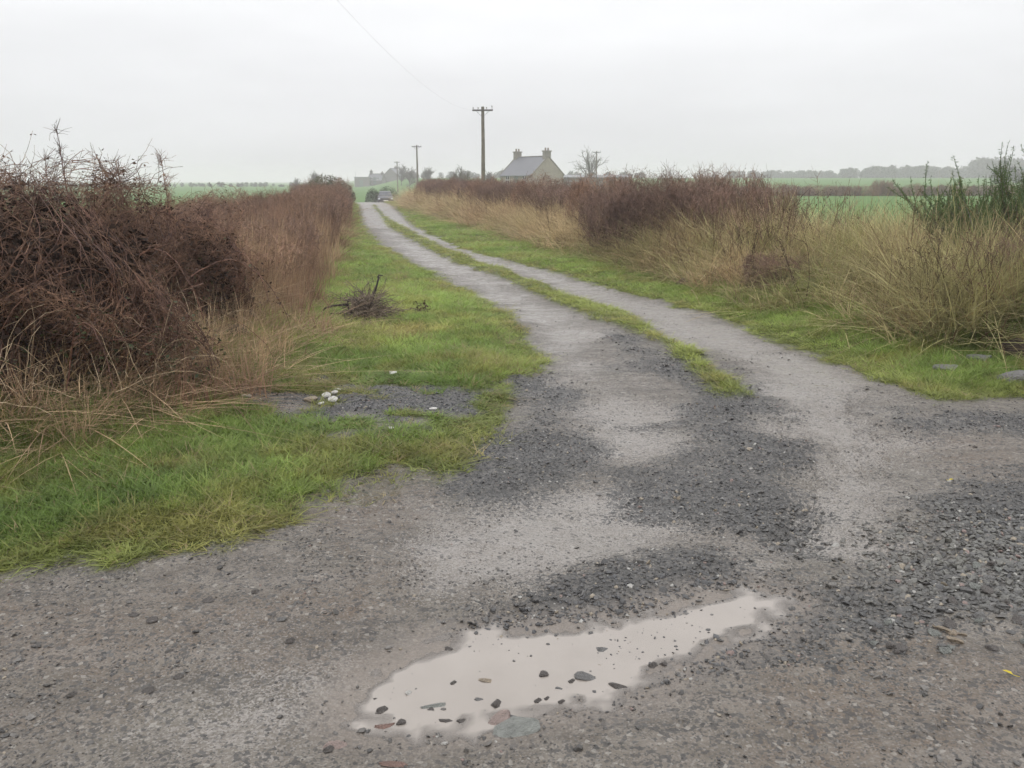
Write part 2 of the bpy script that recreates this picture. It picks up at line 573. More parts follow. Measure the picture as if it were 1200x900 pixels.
# tyre tread in the muddy corner and in the soft right rut
def tread(px0, px1, w, amp):
    a = np.array(gp(*px0)); b = np.array(gp(*px1)); d = b - a; L = np.linalg.norm(d); d /= L
    u_ = (GX[near] - a[0]) * d[0] + (GY[near] - a[1]) * d[1]
    v_ = -(GX[near] - a[0]) * d[1] + (GY[near] - a[1]) * d[0]
    m = (1 - sstep(w * 0.8, w, np.abs(v_))) * sstep(0, 0.15, u_) * (1 - sstep(L - 0.15, L, u_))
    pat = np.sin((u_ + np.abs(v_) * 0.7) * 2 * math.pi / 0.11) * (np.abs(v_) > 0.02)
    o = np.zeros(GX.shape); o[near] = m * (amp * pat - amp * 0.8); return o
micro += tread((455, 610), (425, 535), 0.12, 0.014)
micro += tread((1010, 600), (985, 470), 0.13, 0.010)
micro += tread((940, 640), (930, 480), 0.12, 0.010)
micro += tread((905, 660), (985, 545), 0.11, 0.010)
micro += tread((1030, 560), (1000, 455), 0.11, 0.010)
micro += tread((330, 700), (620, 640), 0.10, 0.006)
micro += tread((60, 790), (420, 700), 0.11, 0.006)
WATER_Z = -0.012
pn = np.zeros(GX.shape); pn[near] = fbm(GX[near], GY[near], 7, 4, 70)
pn2 = np.zeros(GX.shape); pn2[near] = fbm(GX[near], GY[near], 22, 3, 75)
near_p = 1 - sstep(0.25, 0.6, Z_PUD)
Z_PUD = Z_PUD - 0.025
bowl = np.where(Z_PUD < 0, WATER_Z - 0.034 * sstep(0, 0.22, -Z_PUD), WATER_Z + 0.022 * sstep(0, 0.30, Z_PUD)) + 0.0065 * pn + 0.0035 * pn2
micro = micro * (1 - near_p) + bowl * near_p
Z_WET = np.clip(1 - sstep(0.0, 0.22, Z_PUD), 0, 1)
GZ = GZ + micro


def ground_z(x, y):
    x = np.asarray(x, float); y = np.asarray(y, float)
    i = np.clip(np.searchsorted(XS, x) - 1, 0, len(XS) - 2)
    j = np.clip(np.searchsorted(YS, y) - 1, 0, len(YS) - 2)
    fx = np.clip((x - XS[i]) / (XS[i + 1] - XS[i]), 0, 1); fy = np.clip((y - YS[j]) / (YS[j + 1] - YS[j]), 0, 1)
    return (GZ[j, i] * (1 - fx) + GZ[j, i + 1] * fx) * (1 - fy) + (GZ[j + 1, i] * (1 - fx) + GZ[j + 1, i + 1] * fx) * fy


def samp(A, x, y):
    i = np.clip(np.searchsorted(XS, x) - 1, 0, len(XS) - 2); j = np.clip(np.searchsorted(YS, y) - 1, 0, len(YS) - 2)
    fx = np.clip((x - XS[i]) / (XS[i + 1] - XS[i]), 0, 1); fy = np.clip((y - YS[j]) / (YS[j + 1] - YS[j]), 0, 1)
    return (A[j, i] * (1 - fx) + A[j, i + 1] * fx) * (1 - fy) + (A[j + 1, i] * (1 - fx) + A[j + 1, i + 1] * fx) * fy


def gz(x, y): return float(ground_z(x, y))


# ---- ground material
t = NT('earth_gravel_and_turf')
P = t.pos()
za = t.sep(t.attr('zone_a')); zb = t.sep(t.attr('zone_b'))
n1 = t.noise(P, 1.6, 7, 0.6); n2 = t.noise(P, 14, 6, 0.65); n3 = t.noise(P, 85, 5, 0.65); n4 = t.noise(P, 5.5, 6, 0.6, dist=0.6)
vo = t.new('TexVoronoi'); t.set(vo.inputs['Vector'], P); vo.inputs['Scale'].default_value = 70
vcell = t.sep(vo.outputs['Color'])[0]; vd = vo.outputs['Distance']
vo2 = t.new('TexVoronoi'); t.set(vo2.inputs['Vector'], P); vo2.inputs['Scale'].default_value = 165
vc2 = t.sep(vo2.outputs['Color'])[1]; vc3 = t.sep(vo.outputs['Color'])[1]; vc4 = t.sep(vo2.outputs['Color'])[2]
def grains(amount, cell, soft=0.10):
    """1 where the grain's own random number lies under the local share"""
    return t.rng(t.math('SUBTRACT', amount, cell), -soft, soft)
c = t.mix(t.rng(n4, 0.3, 0.7), (0.080, 0.066, 0.052), (0.165, 0.143, 0.119))
c = t.mix(t.rng(n1, 0.45, 0.7, 0, 0.45), c, (0.092, 0.087, 0.066))
c = t.mix(t.math('MULTIPLY', zb[0], t.rng(n2, 0.3, 0.65)), c, (0.112, 0.083, 0.060))
mp = t.new('Mapping'); t.set(mp.inputs['Vector'], P); mp.inputs['Rotation'].default_value = (0, 0, R(-14)); mp.inputs['Scale'].default_value = (0.55, 4.2, 1)
streak = t.noise(mp.outputs[0], 1.3, 6, 0.62, dist=0.4)
c = t.mix(t.math('MULTIPLY', t.rng(streak, 0.52, 0.66), 0.40), c, (0.180, 0.155, 0.132))
c = t.mix(t.math('MULTIPLY', t.rng(streak, 0.47, 0.36), 0.55), c, (0.060, 0.051, 0.041))
pale_share = t.math('MULTIPLY', za[2], t.rng(n2, 0.25, 0.6, 0.35, 1.1))
c = t.mix(grains(pale_share, vc4, 0.35), c, (0.236, 0.216, 0.197))
bare = t.math('SUBTRACT', 1.0, t.math('MULTIPLY', za[2], 0.65))
share = t.math('MULTIPLY', t.math('MULTIPLY', t.rng(n2, 0.35, 0.65, 0.06, 0.42), t.rng(n4, 0.3, 0.65, 0.35, 1.0)), bare)
c = t.mix(t.math('MULTIPLY', grains(share, vcell, 0.04), 0.8), c, (0.052, 0.048, 0.045))
c = t.mix(t.math('MULTIPLY', grains(share, vc2, 0.04), 0.75), c, (0.045, 0.042, 0.040))
c = t.mix(t.math('MULTIPLY', t.rng(vc3, 0.045, 0.02), 0.5), c, (0.30, 0.28, 0.25))
dk = t.mix(vc3, (0.023, 0.022, 0.021), (0.092, 0.086, 0.080))
dshare = t.math('MULTIPLY', za[1], t.rng(n2, 0.3, 0.62, 0.55, 1.05))
c = t.mix(t.math('MAXIMUM', grains(dshare, vcell, 0.05), t.math('MULTIPLY', grains(dshare, vc2, 0.05), 0.9)), c, dk)
c = t.mix(t.math('MULTIPLY', zb[2], t.rng(n2, 0.2, 0.6, 0.45, 0.9)), c, (0.185, 0.156, 0.131))
turf = t.mix(t.rng(n2, 0.35, 0.65), (0.060, 0.062, 0.022), (0.085, 0.115, 0.026))
c = t.mix(za[0], c, turf)
fieldc = t.mix(t.rng(t.noise(P, 0.22, 6, 0.6), 0.3, 0.7), (0.078, 0.148, 0.040), (0.108, 0.188, 0.058))
c = t.mix(zb[1], c, fieldc)
fine = t.rng(n3, 0.25, 0.75, 0.78, 1.22)
vm = t.new('VectorMath', operation='SCALE'); t.set(vm.inputs[0], c); t.set(vm.inputs['Scale'], fine)
rough = t.rng(n2, 0.3, 0.7, 0.48, 0.78)
rough = t.math('SUBTRACT', rough, t.math('MULTIPLY', t.math('MULTIPLY', za[2], t.rng(n4, 0.4, 0.62)), 0.30))
rough = t.math('SUBTRACT', rough, t.math('MULTIPLY', zb[2], 0.22))
rough = t.math('SUBTRACT', rough, t.rng(streak, 0.54, 0.66, 0, 0.14))
rough = t.math('MAXIMUM', rough, t.math('MULTIPLY', t.math('MAXIMUM', za[0], zb[1]), 0.95))
spec = t.math('SUBTRACT', 0.5, t.math('MULTIPLY', t.math('MAXIMUM', za[0], zb[1]), 0.4))
h = t.math('ADD', t.math('MULTIPLY', n3, 0.6), t.math('MULTIPLY', t.rng(vd, 0.0, 0.6, 1, 0), 0.35))
nb = t.bump(h, 0.8, 0.008)
nb = t.bump(n2, 0.5, 0.02, nb)
M_GROUND = t.end(t.pbr(vm.outputs[0], rough, nb, spec))

# ---- split the sheet into ground, track, fields (shared borders, no overlap)
ny, nx = GX.shape
VID = np.arange(nx * ny).reshape(ny, nx)
QUADS = np.stack([VID[:-1, :-1], VID[:-1, 1:], VID[1:, 1:], VID[1:, :-1]], -1).reshape(-1, 4)
fcx = (0.25 * (GX[:-1, :-1] + GX[:-1, 1:] + GX[1:, 1:] + GX[1:, :-1])).ravel()
fcy = (0.25 * (GY[:-1, :-1] + GY[:-1, 1:] + GY[1:, 1:] + GY[1:, :-1])).ravel()
f_sd = (0.25 * (SD_T[:-1, :-1] + SD_T[:-1, 1:] + SD_T[1:, 1:] + SD_T[1:, :-1])).ravel()
f_s = fcx - foot_r(fcy)
CROSS_Y = 94.0
fld = (f_s > 4.0) & (fcy > 2) & (fcy < CROSS_Y)
fld2 = (f_s > 4.0) & (fcy >= CROSS_Y + 2) & (fcy < 420)
fld3 = (fcx < foot_l(fcy) - 3.5) & (fcy > 4) & (fcy < 500)
trk = f_sd < 0
FIELD_V = np.clip(sstep(3.4, 4.2, SR) + sstep(3.2, 4.0, foot_l(GY) - GX), 0, 1) * (GY > 2)
FIELD_V = np.where((GY > 105) & (SD_T > 0.5), 1.0, FIELD_V)
ZA = np.stack([Z_GRASS * (1 - FIELD_V), Z_DARK, Z_PALE, np.ones(GX.shape)], -1).reshape(-1, 4).astype(np.float32)
ZB = np.stack([Z_BROWN, FIELD_V, Z_WET, np.ones(GX.shape)], -1).reshape(-1, 4).astype(np.float32)
VV = np.stack([GX, GY, GZ], -1).reshape(-1, 3)


def sheet(name, mask, kind='structure'):
    q = QUADS[mask]
    u, inv = np.unique(q, return_inverse=True)
    me = mk_mesh(name, VV[u], inv.reshape(-1, 4), None, [M_GROUND], None, True)
    for nm, A in (('zone_a', ZA), ('zone_b', ZB)):
        a = me.attributes.new(nm, 'FLOAT_COLOR', 'POINT')
        a.data.foreach_set('color', A[u].ravel())
    o = link(name, me); o['kind'] = kind
    return o


trk_m = trk & (fcy < 125)
field_m = fld & ~trk_m
field2_m = fld2 & ~trk_m
field3_m = fld3 & ~trk_m
sheet('track', trk_m)
tag(sheet('field', field_m), 'level green field behind the bank of long dry grass')
tag(sheet('field', field2_m), 'pale green field beyond the brown hedgerow')
tag(sheet('field', field3_m), 'green field behind the bramble hedge')
sheet('ground', ~(trk_m | field_m | field2_m | field3_m))

# ---- puddle
t = NT('muddy_water')
P = t.pos()
n = t.noise(P, 3.5, 4)
cw = t.mix(t.rng(n, 0.3, 0.7), (0.262, 0.232, 0.205), (0.298, 0.266, 0.237))
turbid = t.rng(t.attr('depth', out='Fac'), 0.0, 0.0060, 0.10, 1.0)
b1 = t.pbr(cw, 0.04, t.bump(t.noise(P, 9, 2), 0.02, 0.01), 0.5)
tr_ = t.new('BsdfTransparent'); gl_ = t.new('BsdfGlossy'); gl_.inputs['Roughness'].default_value = 0.04
fr_ = t.new('Fresnel'); fr_.inputs['IOR'].default_value = 1.33
m1 = t.new('MixShader'); t.t.links.new(fr_.outputs[0], m1.inputs[0]); t.t.links.new(tr_.outputs[0], m1.inputs[1]); t.t.links.new(gl_.outputs[0], m1.inputs[2])
m2 = t.new('MixShader'); t.set(m2.inputs[0], turbid); t.t.links.new(m1.outputs[0], m2.inputs[1]); t.t.links.new(b1, m2.inputs[2])
M_WATER = t.end(m2.outputs[0])
wm = (0.25 * (Z_PUD[:-1, :-1] + Z_PUD[:-1, 1:] + Z_PUD[1:, 1:] + Z_PUD[1:, :-1])).ravel() < 0.22
wq = QUADS[wm]
wu, winv = np.unique(wq, return_inverse=True)
wv = VV[wu].copy(); depth = WATER_Z - wv[:, 2]; wv[:, 2] = WATER_Z
me = mk_mesh('puddle', wv, winv.reshape(-1, 4), None, [M_WATER], None, True)
a_ = me.attributes.new('depth', 'FLOAT', 'POINT'); a_.data.foreach_set('value', depth.astype(np.float32))
pud = link('puddle', me); pud['kind'] = 'structure'
pud['label'] = 'shallow puddle of pale brown water in the gravel'


# ------------------------------------------------------------------ scatter of tufts and grit (uncountable stuff)
def scatter(name, variants, pts, rot, scl, vid, tint, mats, label, cat):
    """variants: list of (V, Q, T); instances on the points, one object"""
    V, Q, T, src = [], [], [], []
    b = 0
    for k, (v, q, tr) in enumerate(variants):
        v = np.asarray(v, float)
        V.append(v); src.append(np.full(len(v), k))
        if q is not None and len(q): Q.append(np.asarray(q) + b)
        if tr is not None and len(tr): T.append(np.asarray(tr) + b)
        b += len(v)
    nsrc = b
    V.append(pts)
    V = np.concatenate(V)
    me = mk_mesh(name, V, np.concatenate(Q) if Q else None, np.concatenate(T) if T else None, mats)
    n = len(V)
    def put(nm, typ, key, arr):
        a = me.attributes.new(nm, typ, 'POINT'); a.data.foreach_set(key, np.ascontiguousarray(arr).ravel())
    iv = np.concatenate([np.concatenate(src), np.asarray(vid) + 100]).astype(np.int32)
    put('vid', 'INT', 'value', iv)
    put('rot', 'FLOAT_VECTOR', 'vector', np.concatenate([np.zeros((nsrc, 3)), rot]).astype(np.float32))
    scl = np.asarray(scl); scl = scl[:, None] * np.ones((1, 3)) if scl.ndim == 1 else scl
    put('scl', 'FLOAT_VECTOR', 'vector', np.concatenate([np.ones((nsrc, 3)), scl]).astype(np.float32))
    tc = np.concatenate([np.ones((nsrc, 4)), np.concatenate([tint, np.ones((len(pts), 1))], 1)]).astype(np.float32)
    put('tint', 'FLOAT_COLOR', 'color', tc)
    o = link(name, me)
    tag(o, label, cat, None, 'stuff')
    g = bpy.data.node_groups.new(name + '_scatter', 'GeometryNodeTree')
    g.interface.new_socket('Geometry', in_out='INPUT', socket_type='NodeSocketGeometry')
    g.interface.new_socket('Geometry', in_out='OUTPUT', socket_type='NodeSocketGeometry')
    N, L = g.nodes, g.links
    gi = N.new('NodeGroupInput'); go = N.new('NodeGroupOutput'); jn = N.new('GeometryNodeJoinGeometry')
    def named(nm, typ):
        a = N.new('GeometryNodeInputNamedAttribute'); a.data_type = typ; a.inputs['Name'].default_value = nm; return a.outputs['Attribute']
    vv, rr, ss = named('vid', 'INT'), named('rot', 'FLOAT_VECTOR'), named('scl', 'FLOAT_VECTOR')
    def pick(val):
        cmp = N.new('FunctionNodeCompare'); cmp.data_type = 'INT'; cmp.operation = 'EQUAL'
        L.new(vv, [s for s in cmp.inputs if s.name == 'A' and s.type == 'INT'][0])
        [s for s in cmp.inputs if s.name == 'B' and s.type == 'INT'][0].default_value = val
        sp = N.new('GeometryNodeSeparateGeometry'); sp.domain = 'POINT'
        L.new(gi.outputs[0], sp.inputs['Geometry']); L.new(cmp.outputs[0], sp.inputs['Selection'])
        return sp.outputs['Selection']
    for k in range(len(variants)):
        ip = N.new('GeometryNodeInstanceOnPoints')
        L.new(pick(100 + k), ip.inputs['Points']); L.new(pick(k), ip.inputs['Instance'])
        L.new(rr, ip.inputs['Rotation']); L.new(ss, ip.inputs['Scale'])
        L.new(ip.outputs[0], jn.inputs[0])
    L.new(jn.outputs[0], go.inputs[0])
    md = o.modifiers.new('scatter', 'NODES'); md.node_group = g
    return o


def blade_tuft(rng, n, h, w, spread, lean, segs=3, droop=0.5):
    """tuft of n curved tapering blades as strips"""
    a = rng.uniform(0, 2 * math.pi, n); rr = spread * np.sqrt(rng.random(n))
    base = np.stack([rr * np.cos(a), rr * np.sin(a), np.full(n, -0.01)], -1)
    la = a + rng.normal(0, 0.9, n)
    d0 = np.stack([np.cos(la), np.sin(la), np.zeros(n)], -1)
    ln = lean * rng.uniform(0.2, 1.6, n); hh = h * rng.uniform(0.45, 1.1, n)
    side = np.stack([-np.sin(la + rng.normal(0, 0.7, n)), np.cos(la), np.zeros(n)], -1)
    V = []; 
    for k in range(segs + 1):
        f = k / segs
        p = base + d0 * (hh * ln * (f + droop * f * f))[:, None] + np.array((0, 0, 1)) * (hh * (f - droop * 0.35 * ln * f * f))[:, None]
        ww = (w * rng.uniform(0.7, 1.2, n) * (1 - f ** 1.6 * 0.92))[:, None]
        V.append(p - side * ww / 2); V.append(p + side * ww / 2)
    V = np.stack(V, 1)
    m = 2 * (segs + 1)
    q0 = np.array([[2 * k, 2 * k + 1, 2 * k + 3, 2 * k + 2] for k in range(segs)])
    Q = (np.arange(n)[:, None, None] * m + q0[None]).reshape(-1, 4)
    return V.reshape(-1, 3), Q, None


def cells(bins, xlo, xhi):
    """random points, density by distance bin, inside the wedge the lens (and a step aside) can see"""
    xs, ys = [], []
    for y0, y1, den in bins:
        a = max(xlo, -0.70 * y1 - 1.6); b = min(xhi, 0.70 * y1 + 1.6)
        n = int(den * (y1 - y0) * max(b - a, 0))
        xs.append(RNG.uniform(a, b, n)); ys.append(RNG.uniform(y0, y1, n))
    return np.concatenate(xs), np.concatenate(ys)


def rotz(n, tilt=0.12):
    return np.stack([RNG.normal(0, tilt, n), RNG.normal(0, tilt, n), RNG.uniform(0, 6.283, n)], -1)


def lerp(a, b, f):
    f = np.asarray(f)[:, None]
    return np.asarray(a) * (1 - f) + np.asarray(b) * f


M_GRASS = mat_leaf('grass_blades', True, trans=0.4, rough=0.5, vscale=6, var=0.25)
M_STRAW = mat_leaf('dry_grass_blades', True, trans=0.3, rough=0.7, vscale=4, var=0.3, spec=0.15)

# ---- short turf on the verges and the centre strip
xs, ys = cells([(2.8, 5, 1500), (5, 8, 1050), (8, 13, 520), (13, 22, 240), (22, 40, 90), (40, 70, 34)], -15, 9)
gm = samp(Z_GRASS, xs, ys)
sl = foot_l(ys) - xs; sr = xs - foot_r(ys)
keep = (RNG.random(len(xs)) < gm ** 1.3) & (sl < 0.9) & (sr < 1.3)
xs, ys, sl, sr, gm = xs[keep], ys[keep], sl[keep], sr[keep], gm[keep]
sdt = samp(SD_T, xs, ys); sds = samp(SD_S, xs, ys); ptc = samp(Z_PATCH, xs, ys)
n = len(xs)
edge = sstep(0.0, 0.55, sdt)
hgt = 0.26 + 0.36 * edge + 0.6 * sstep(-0.5, 0.5, np.maximum(sl, sr)) + 0.16 * fbm(xs, ys, 1.1, 3, 80)
hgt = np.where(sds < 0.1, 0.34, hgt) * (1 - 0.55 * ptc)
lod = 1 + 0.55 * sstep(8, 30, ys) + 0.5 * sstep(30, 60, ys)
nz = fbm(xs, ys, 0.9, 4, 84); nz2 = fbm(xs, ys, 2.7, 3, 90)
tint = lerp((0.120, 0.195, 0.042), (0.225, 0.320, 0.078), np.clip(sstep(-0.5, 0.5, nz) * 0.7 + 0.45 * sstep(6, 9, ys), 0, 1))
tint = lerp(tint, (0.235, 0.23, 0.072), np.clip((1 - edge) * 0.45 + 0.6 * sstep(0.0, 0.6, nz2), 0, 0.8))
sw = sstep(-0.1, 0.5, fbm(xs, ys, 0.7, 3, 95)) * sstep(6.6, 7.4, ys) * (1 - sstep(8.8, 10, ys)) * (xs < 0.5)
tint = lerp(tint, (0.36, 0.31, 0.12), sw * 0.6)
tint = tint * RNG.uniform(0.8, 1.28, (n, 1)) * (1.08 + 0.20 * sstep(5.8, 7.5, ys))[:, None] * np.array((1.05, 0.97, 1.0))
dead = RNG.random(n) < 0.05 + 0.12 * sstep(0.1, 0.6, fbm(xs, ys, 1.9, 3, 99))
tint[dead] = (0.33, 0.265, 0.14)
var = [blade_tuft(RNG, 15, 0.085, 0.0050, 0.045, 0.55) for _ in range(4)] + [blade_tuft(RNG, 12, 0.14, 0.0055, 0.05, 0.8) for _ in range(2)]
vid = np.where(RNG.random(n) < 0.8, RNG.integers(0, 4, n), RNG.integers(4, 6, n))
scl = np.stack([lod * 1.0, lod * 1.0, hgt * (0.8 + 0.2 * lod)], -1) * RNG.uniform(0.7, 1.25, (n, 1))
scatter('turf', var, np.stack([xs, ys, ground_z(xs, ys)], -1), rotz(n), scl, vid, tint, [M_GRASS],
        'short green turf on the verges and between the wheel ruts', 'grass')
print('turf', n)

Y_GORSE = 10.5; X_GORSE = 5.75
# ---- long rank grass: the dry bank by the field, and the foot of the bramble hedge
xs, ys = cells([(5.0, 9, 120), (9, 14, 95), (14, 24, 70), (24, 40, 42), (40, 68, 22)], -9, 15)
sr = xs - foot_r(ys)
pr = sstep(-0.12, 0.35, sr + 0.25 * fbm(xs, ys, 1.3, 3, 101)) * (0.35 + 0.65 * sstep(-0.35, 0.15, fbm(xs, ys, 2.4, 3, 103))) * (1 - sstep(3.2, 4.2, sr))
keep = RNG.random(len(xs)) < pr
xs, ys, sr = xs[keep], ys[keep], sr[keep]
n = len(xs)
nz = fbm(xs, ys, 0.55, 4, 105); nz2 = fbm(xs, ys, 1.4, 3, 109)
tint = lerp((0.52, 0.42, 0.24), (0.33, 0.295, 0.145), sstep(-0.3, 0.5, nz))
tint = lerp(tint, (0.20, 0.225, 0.075), 0.8 * sstep(-0.15, 0.45, nz2) * (1 - sstep(12, 20, ys)))
tint = lerp(tint, (0.38, 0.255, 0.16), 0.6 * sstep(0.1, 0.6, fbm(xs, ys, 0.8, 3, 113)) + 0.25 * sstep(14, 24, ys))
brn = RNG.random(n) < 0.12
tint[brn] = np.array((0.20, 0.125, 0.08))
tint = tint * RNG.uniform(0.75, 1.6, (n, 1))
near_g = np.hypot(xs - X_GORSE - 0.5, ys - Y_GORSE + 0.3) < 1.1
def mixed(*parts):
    V, Q, b_ = [], [], 0
    for v, q, _ in parts: V.append(v); Q.append(q + b_); b_ += len(v)
    return np.concatenate(V), np.concatenate(Q), None
var = [mixed(blade_tuft(RNG, 16, 0.62, 0.0085, 0.14, 0.75, 5, 1.0), blade_tuft(RNG, 9, 0.8, 0.005, 0.12, 0.25, 4, 0.3), blade_tuft(RNG, 12, 0.4, 0.009, 0.18, 1.3, 4, 1.1)) for _ in range(3)] + \
      [mixed(blade_tuft(RNG, 14, 0.78, 0.007, 0.13, 0.4, 5, 0.9), blade_tuft(RNG, 12, 0.45, 0.009, 0.16, 1.1, 4, 1.0)) for _ in range(2)] + \
      [mixed(blade_tuft(RNG, 20, 0.42, 0.009, 0.18, 1.1, 4, 1.0), blade_tuft(RNG, 5, 0.6, 0.005, 0.15, 0.5, 4, 0.6))]
vid = np.where(sr < 0.35, 5, RNG.integers(0, 5, n)); vid = np.where(RNG.random(n) < 0.12, 5, vid)
lod = 1 + 0.5 * sstep(14, 50, ys)
hs = (0.75 + 0.35 * sstep(0, 1.5, sr)) * (1 + 0.34 * fbm(xs, ys, 1.2, 4, 117)) * (1 - 0.14 * sstep(13, 18, ys))
hs = np.where(near_g, hs * 0.6, hs)
scl = np.stack([lod, lod, hs], -1) * RNG.uniform(0.75, 1.15, (n, 1))
scatter('long_dry_grass', var, np.stack([xs, ys, ground_z(xs, ys)], -1), rotz(n, 0.2), scl, vid, tint, [M_STRAW],
        'tall straw coloured grass on the bank along the field side of the track', 'grass')
print('long', n)

xs, ys = cells([(4.2, 9, 80), (9, 14, 120), (14, 24, 85), (24, 40, 48), (40, 68, 22)], -18, -1)
sl = foot_l(ys) - xs
pr = sstep(0.0, 0.5, sl + np.where(ys < 9, 0.22, 0.0) + 0.3 * fbm(xs, ys, 1.3, 3, 121)) * (1 - sstep(0.9, 1.7, sl))
keep = RNG.random(len(xs)) < pr
xs, ys, sl = xs[keep], ys[keep], sl[keep]
n = len(xs)
nz = fbm(xs, ys, 0.8, 3, 125)
tint = lerp((0.47, 0.345, 0.21), (0.32, 0.20, 0.135), sstep(-0.4, 0.4, nz + 0.2 * sstep(10, 20, ys)))
tint = tint * RNG.uniform(0.55, 1.25, (n, 1))
vid = np.where(((sl < 0.25) | (ys < 9)) & (RNG.random(n) < 0.7), 5, RNG.integers(0, 5, n))
tint = np.where((ys < 9)[:, None], tint * 1.15, tint)
hs = np.where(ys < 9.3, 0.72, 1.1 + 0.25 * sstep(10, 16, ys)) * (0.7 + 0.3 * sstep(0, 0.8, sl))
lod = 1 + 0.5 * sstep(14, 50, ys)
scl = np.stack([lod * 0.9, lod * 0.9, hs], -1) * RNG.uniform(0.7, 1.15, (n, 1))
wvar = [blade_tuft(RNG, 20, 0.75, 0.007, 0.13, 0.16, 4, 0.3) for _ in range(5)] + [var[5]]
scatter('withered_grass', wvar, np.stack([xs, ys, ground_z(xs, ys)], -1), rotz(n, 0.15), scl, vid, tint, [M_STRAW],
        'brown withered grass along the foot of the bramble hedge', 'grass')
print('withered', n)


# ---- dead weed stems standing through the bank grass and the hedge foot
def weed(rng):
    C = grow(rng, rng.normal(0, 0.05, (3, 3)) * (1, 1, 0), rng.normal(0, 0.2, (3, 3)) + (0, 0, 1), rng.uniform(0.7, 1.05, 3), 8, 0.08)
    s2, d2, _ = branch(rng, C, 26, 0.35, 1.0, 0.6, 0.4)
    B = grow(rng, s2, d2, rng.uniform(0.06, 0.22, 26), 4, 0.15)
    v1, q1 = sweep(C, taper(3, 8, 0.0045, 0.0018), 3); v2, q2 = sweep(B, taper(26, 4, 0.0022, 0.0012), 3)
    ii = rng.integers(0, 26, 60)
    v3, q3 = leaves(rng, B[ii, rng.integers(2, 4, 60)] + rng.normal(0, 0.01, (60, 3)), 0.022)
    return np.concatenate([v1, v2, v3]), np.concatenate([q1, q2 + len(v1), q3 + len(v1) + len(v2)]), None
xs, ys = cells([(5.0, 9, 14), (9, 14, 12), (14, 24, 8), (24, 40, 5), (40, 66, 3)], -9, 15)
sr = xs - foot_r(ys)
keep = (sr > 0.35) & (sr < 3.0) & (fbm(xs, ys, 0.9, 3, 141) > -0.15)
xs, ys = xs[keep], ys[keep]
n = len(xs)
tint = lerp((0.055, 0.032, 0.024), (0.17, 0.11, 0.07), RNG.random(n))
scatter('dead_weed_stems', [weed(RNG) for _ in range(5)], np.stack([xs, ys, ground_z(xs, ys)], -1), rotz(n, 0.15), RNG.uniform(0.65, 1.08, n), RNG.integers(0, 5, n), tint, [M_STRAW],
        'dark dead weed stems standing among the straw grass on the bank', 'weeds')


# ---- stones
def stone_mesh(rng, sub=1, flat=0.6, rough=0.22, name='stone', mat=None, ret=False):
    bm = bmesh.new()
    bmesh.ops.create_icosphere(bm, subdivisions=sub, radius=0.5)
    planes = [(norm(rng.normal(0, 1, 3)), rng.uniform(0.20, 0.38)) for _ in range(9)]
    for v in bm.verts:
        p = np.array(v.co)
        for nrm, d in planes:
            e = p @ nrm - d
            if e > 0: p = p - nrm * e
        p = p * (1 + rng.normal(0, rough * 0.25))
        v.co = (p[0], p[1], p[2] * flat)
    if ret:
        V = np.array([v.co[:] for v in bm.verts]); T = np.array([[q.index for q in f.verts] for f in bm.faces])
        bm.free(); return V, None, T
    me = bpy.data.meshes.new(name); bm.to_mesh(me); bm.free()
    if mat: me.materials.append(mat)
    return me


t = NT('loose_gravel')
P = t.pos()
c = t.attr('tint', 'INSTANCER')
k = t.rng(t.noise(P, 120, 3), 0.3, 0.7, 0.75, 1.25)
vm = t.new('VectorMath', operation='SCALE'); t.set(vm.inputs[0], c); t.set(vm.inputs['Scale'], k)
M_GRIT = t.end(t.pbr(vm.outputs[0], t.rng(t.noise(P, 25, 2), 0.3, 0.7, 0.28, 0.6), None, 0.5))
xs, ys = cells([(1.7, 2.6, 6000), (2.6, 4, 6000), (4, 6, 4200), (6, 9, 2200), (9, 14, 500)], -3.8, 6.5)
dk = samp(Z_DARK, xs, ys); gr = samp(Z_GRASS, xs, ys); pl = samp(Z_PALE, xs, ys); pu = samp(Z_PUD, xs, ys)
cl = sstep(-0.25, 0.5, fbm(xs, ys, 1.9, 4, 130)) * sstep(-0.5, 0.3, fbm(xs, ys, 6.5, 3, 137))
pr = np.clip(0.04 + 0.42 * cl + 0.95 * dk ** 1.2, 0, 1) * (1 - gr) * (1 - 0.8 * pl * (1 - dk)) * np.where(pu < 0.02, 0.10, 1)
keep = RNG.random(len(xs)) < pr
xs, ys, dk, pl, pu = xs[keep], ys[keep], dk[keep], pl[keep], pu[keep]
n = len(xs)
hx, hy = gp(1120, 650)
heap = np.exp(-((xs - hx) ** 2 / 0.55 + (ys - hy) ** 2 / 0.45))
size = 0.0050 * np.exp(RNG.normal(0, 0.50, n)) * (1 + 0.35 * dk + 1.6 * heap) * (1 + 0.25 * (1 - sstep(3.2, 4.5, ys))) * (1 + 0.35 * sstep(4, 8, ys))
size = np.clip(size, 0.003, 0.032)
tint = lerp((0.040, 0.037, 0.035), (0.135, 0.124, 0.112), RNG.random(n) ** 1.3)
tint = lerp(tint, (0.050, 0.050, 0.053), dk * RNG.uniform(0.3, 1, n))
tint = lerp(tint, (0.15, 0.145, 0.125), heap * RNG.random(n) * 0.8)
oc = RNG.random(n)
tint[oc < 0.03] = (0.22, 0.185, 0.14); tint[(oc > 0.03) & (oc < 0.045)] = (0.17, 0.12, 0.105); tint[(oc > 0.045) & (oc < 0.07)] = (0.27, 0.26, 0.24)
gv = [stone_mesh(RNG, 1, RNG.uniform(0.5, 0.8), ret=True) for _ in range(6)]
z = ground_z(xs, ys) + size * 0.12
z = np.where(pu < 0, np.maximum(z, WATER_Z - size * 0.1), z)
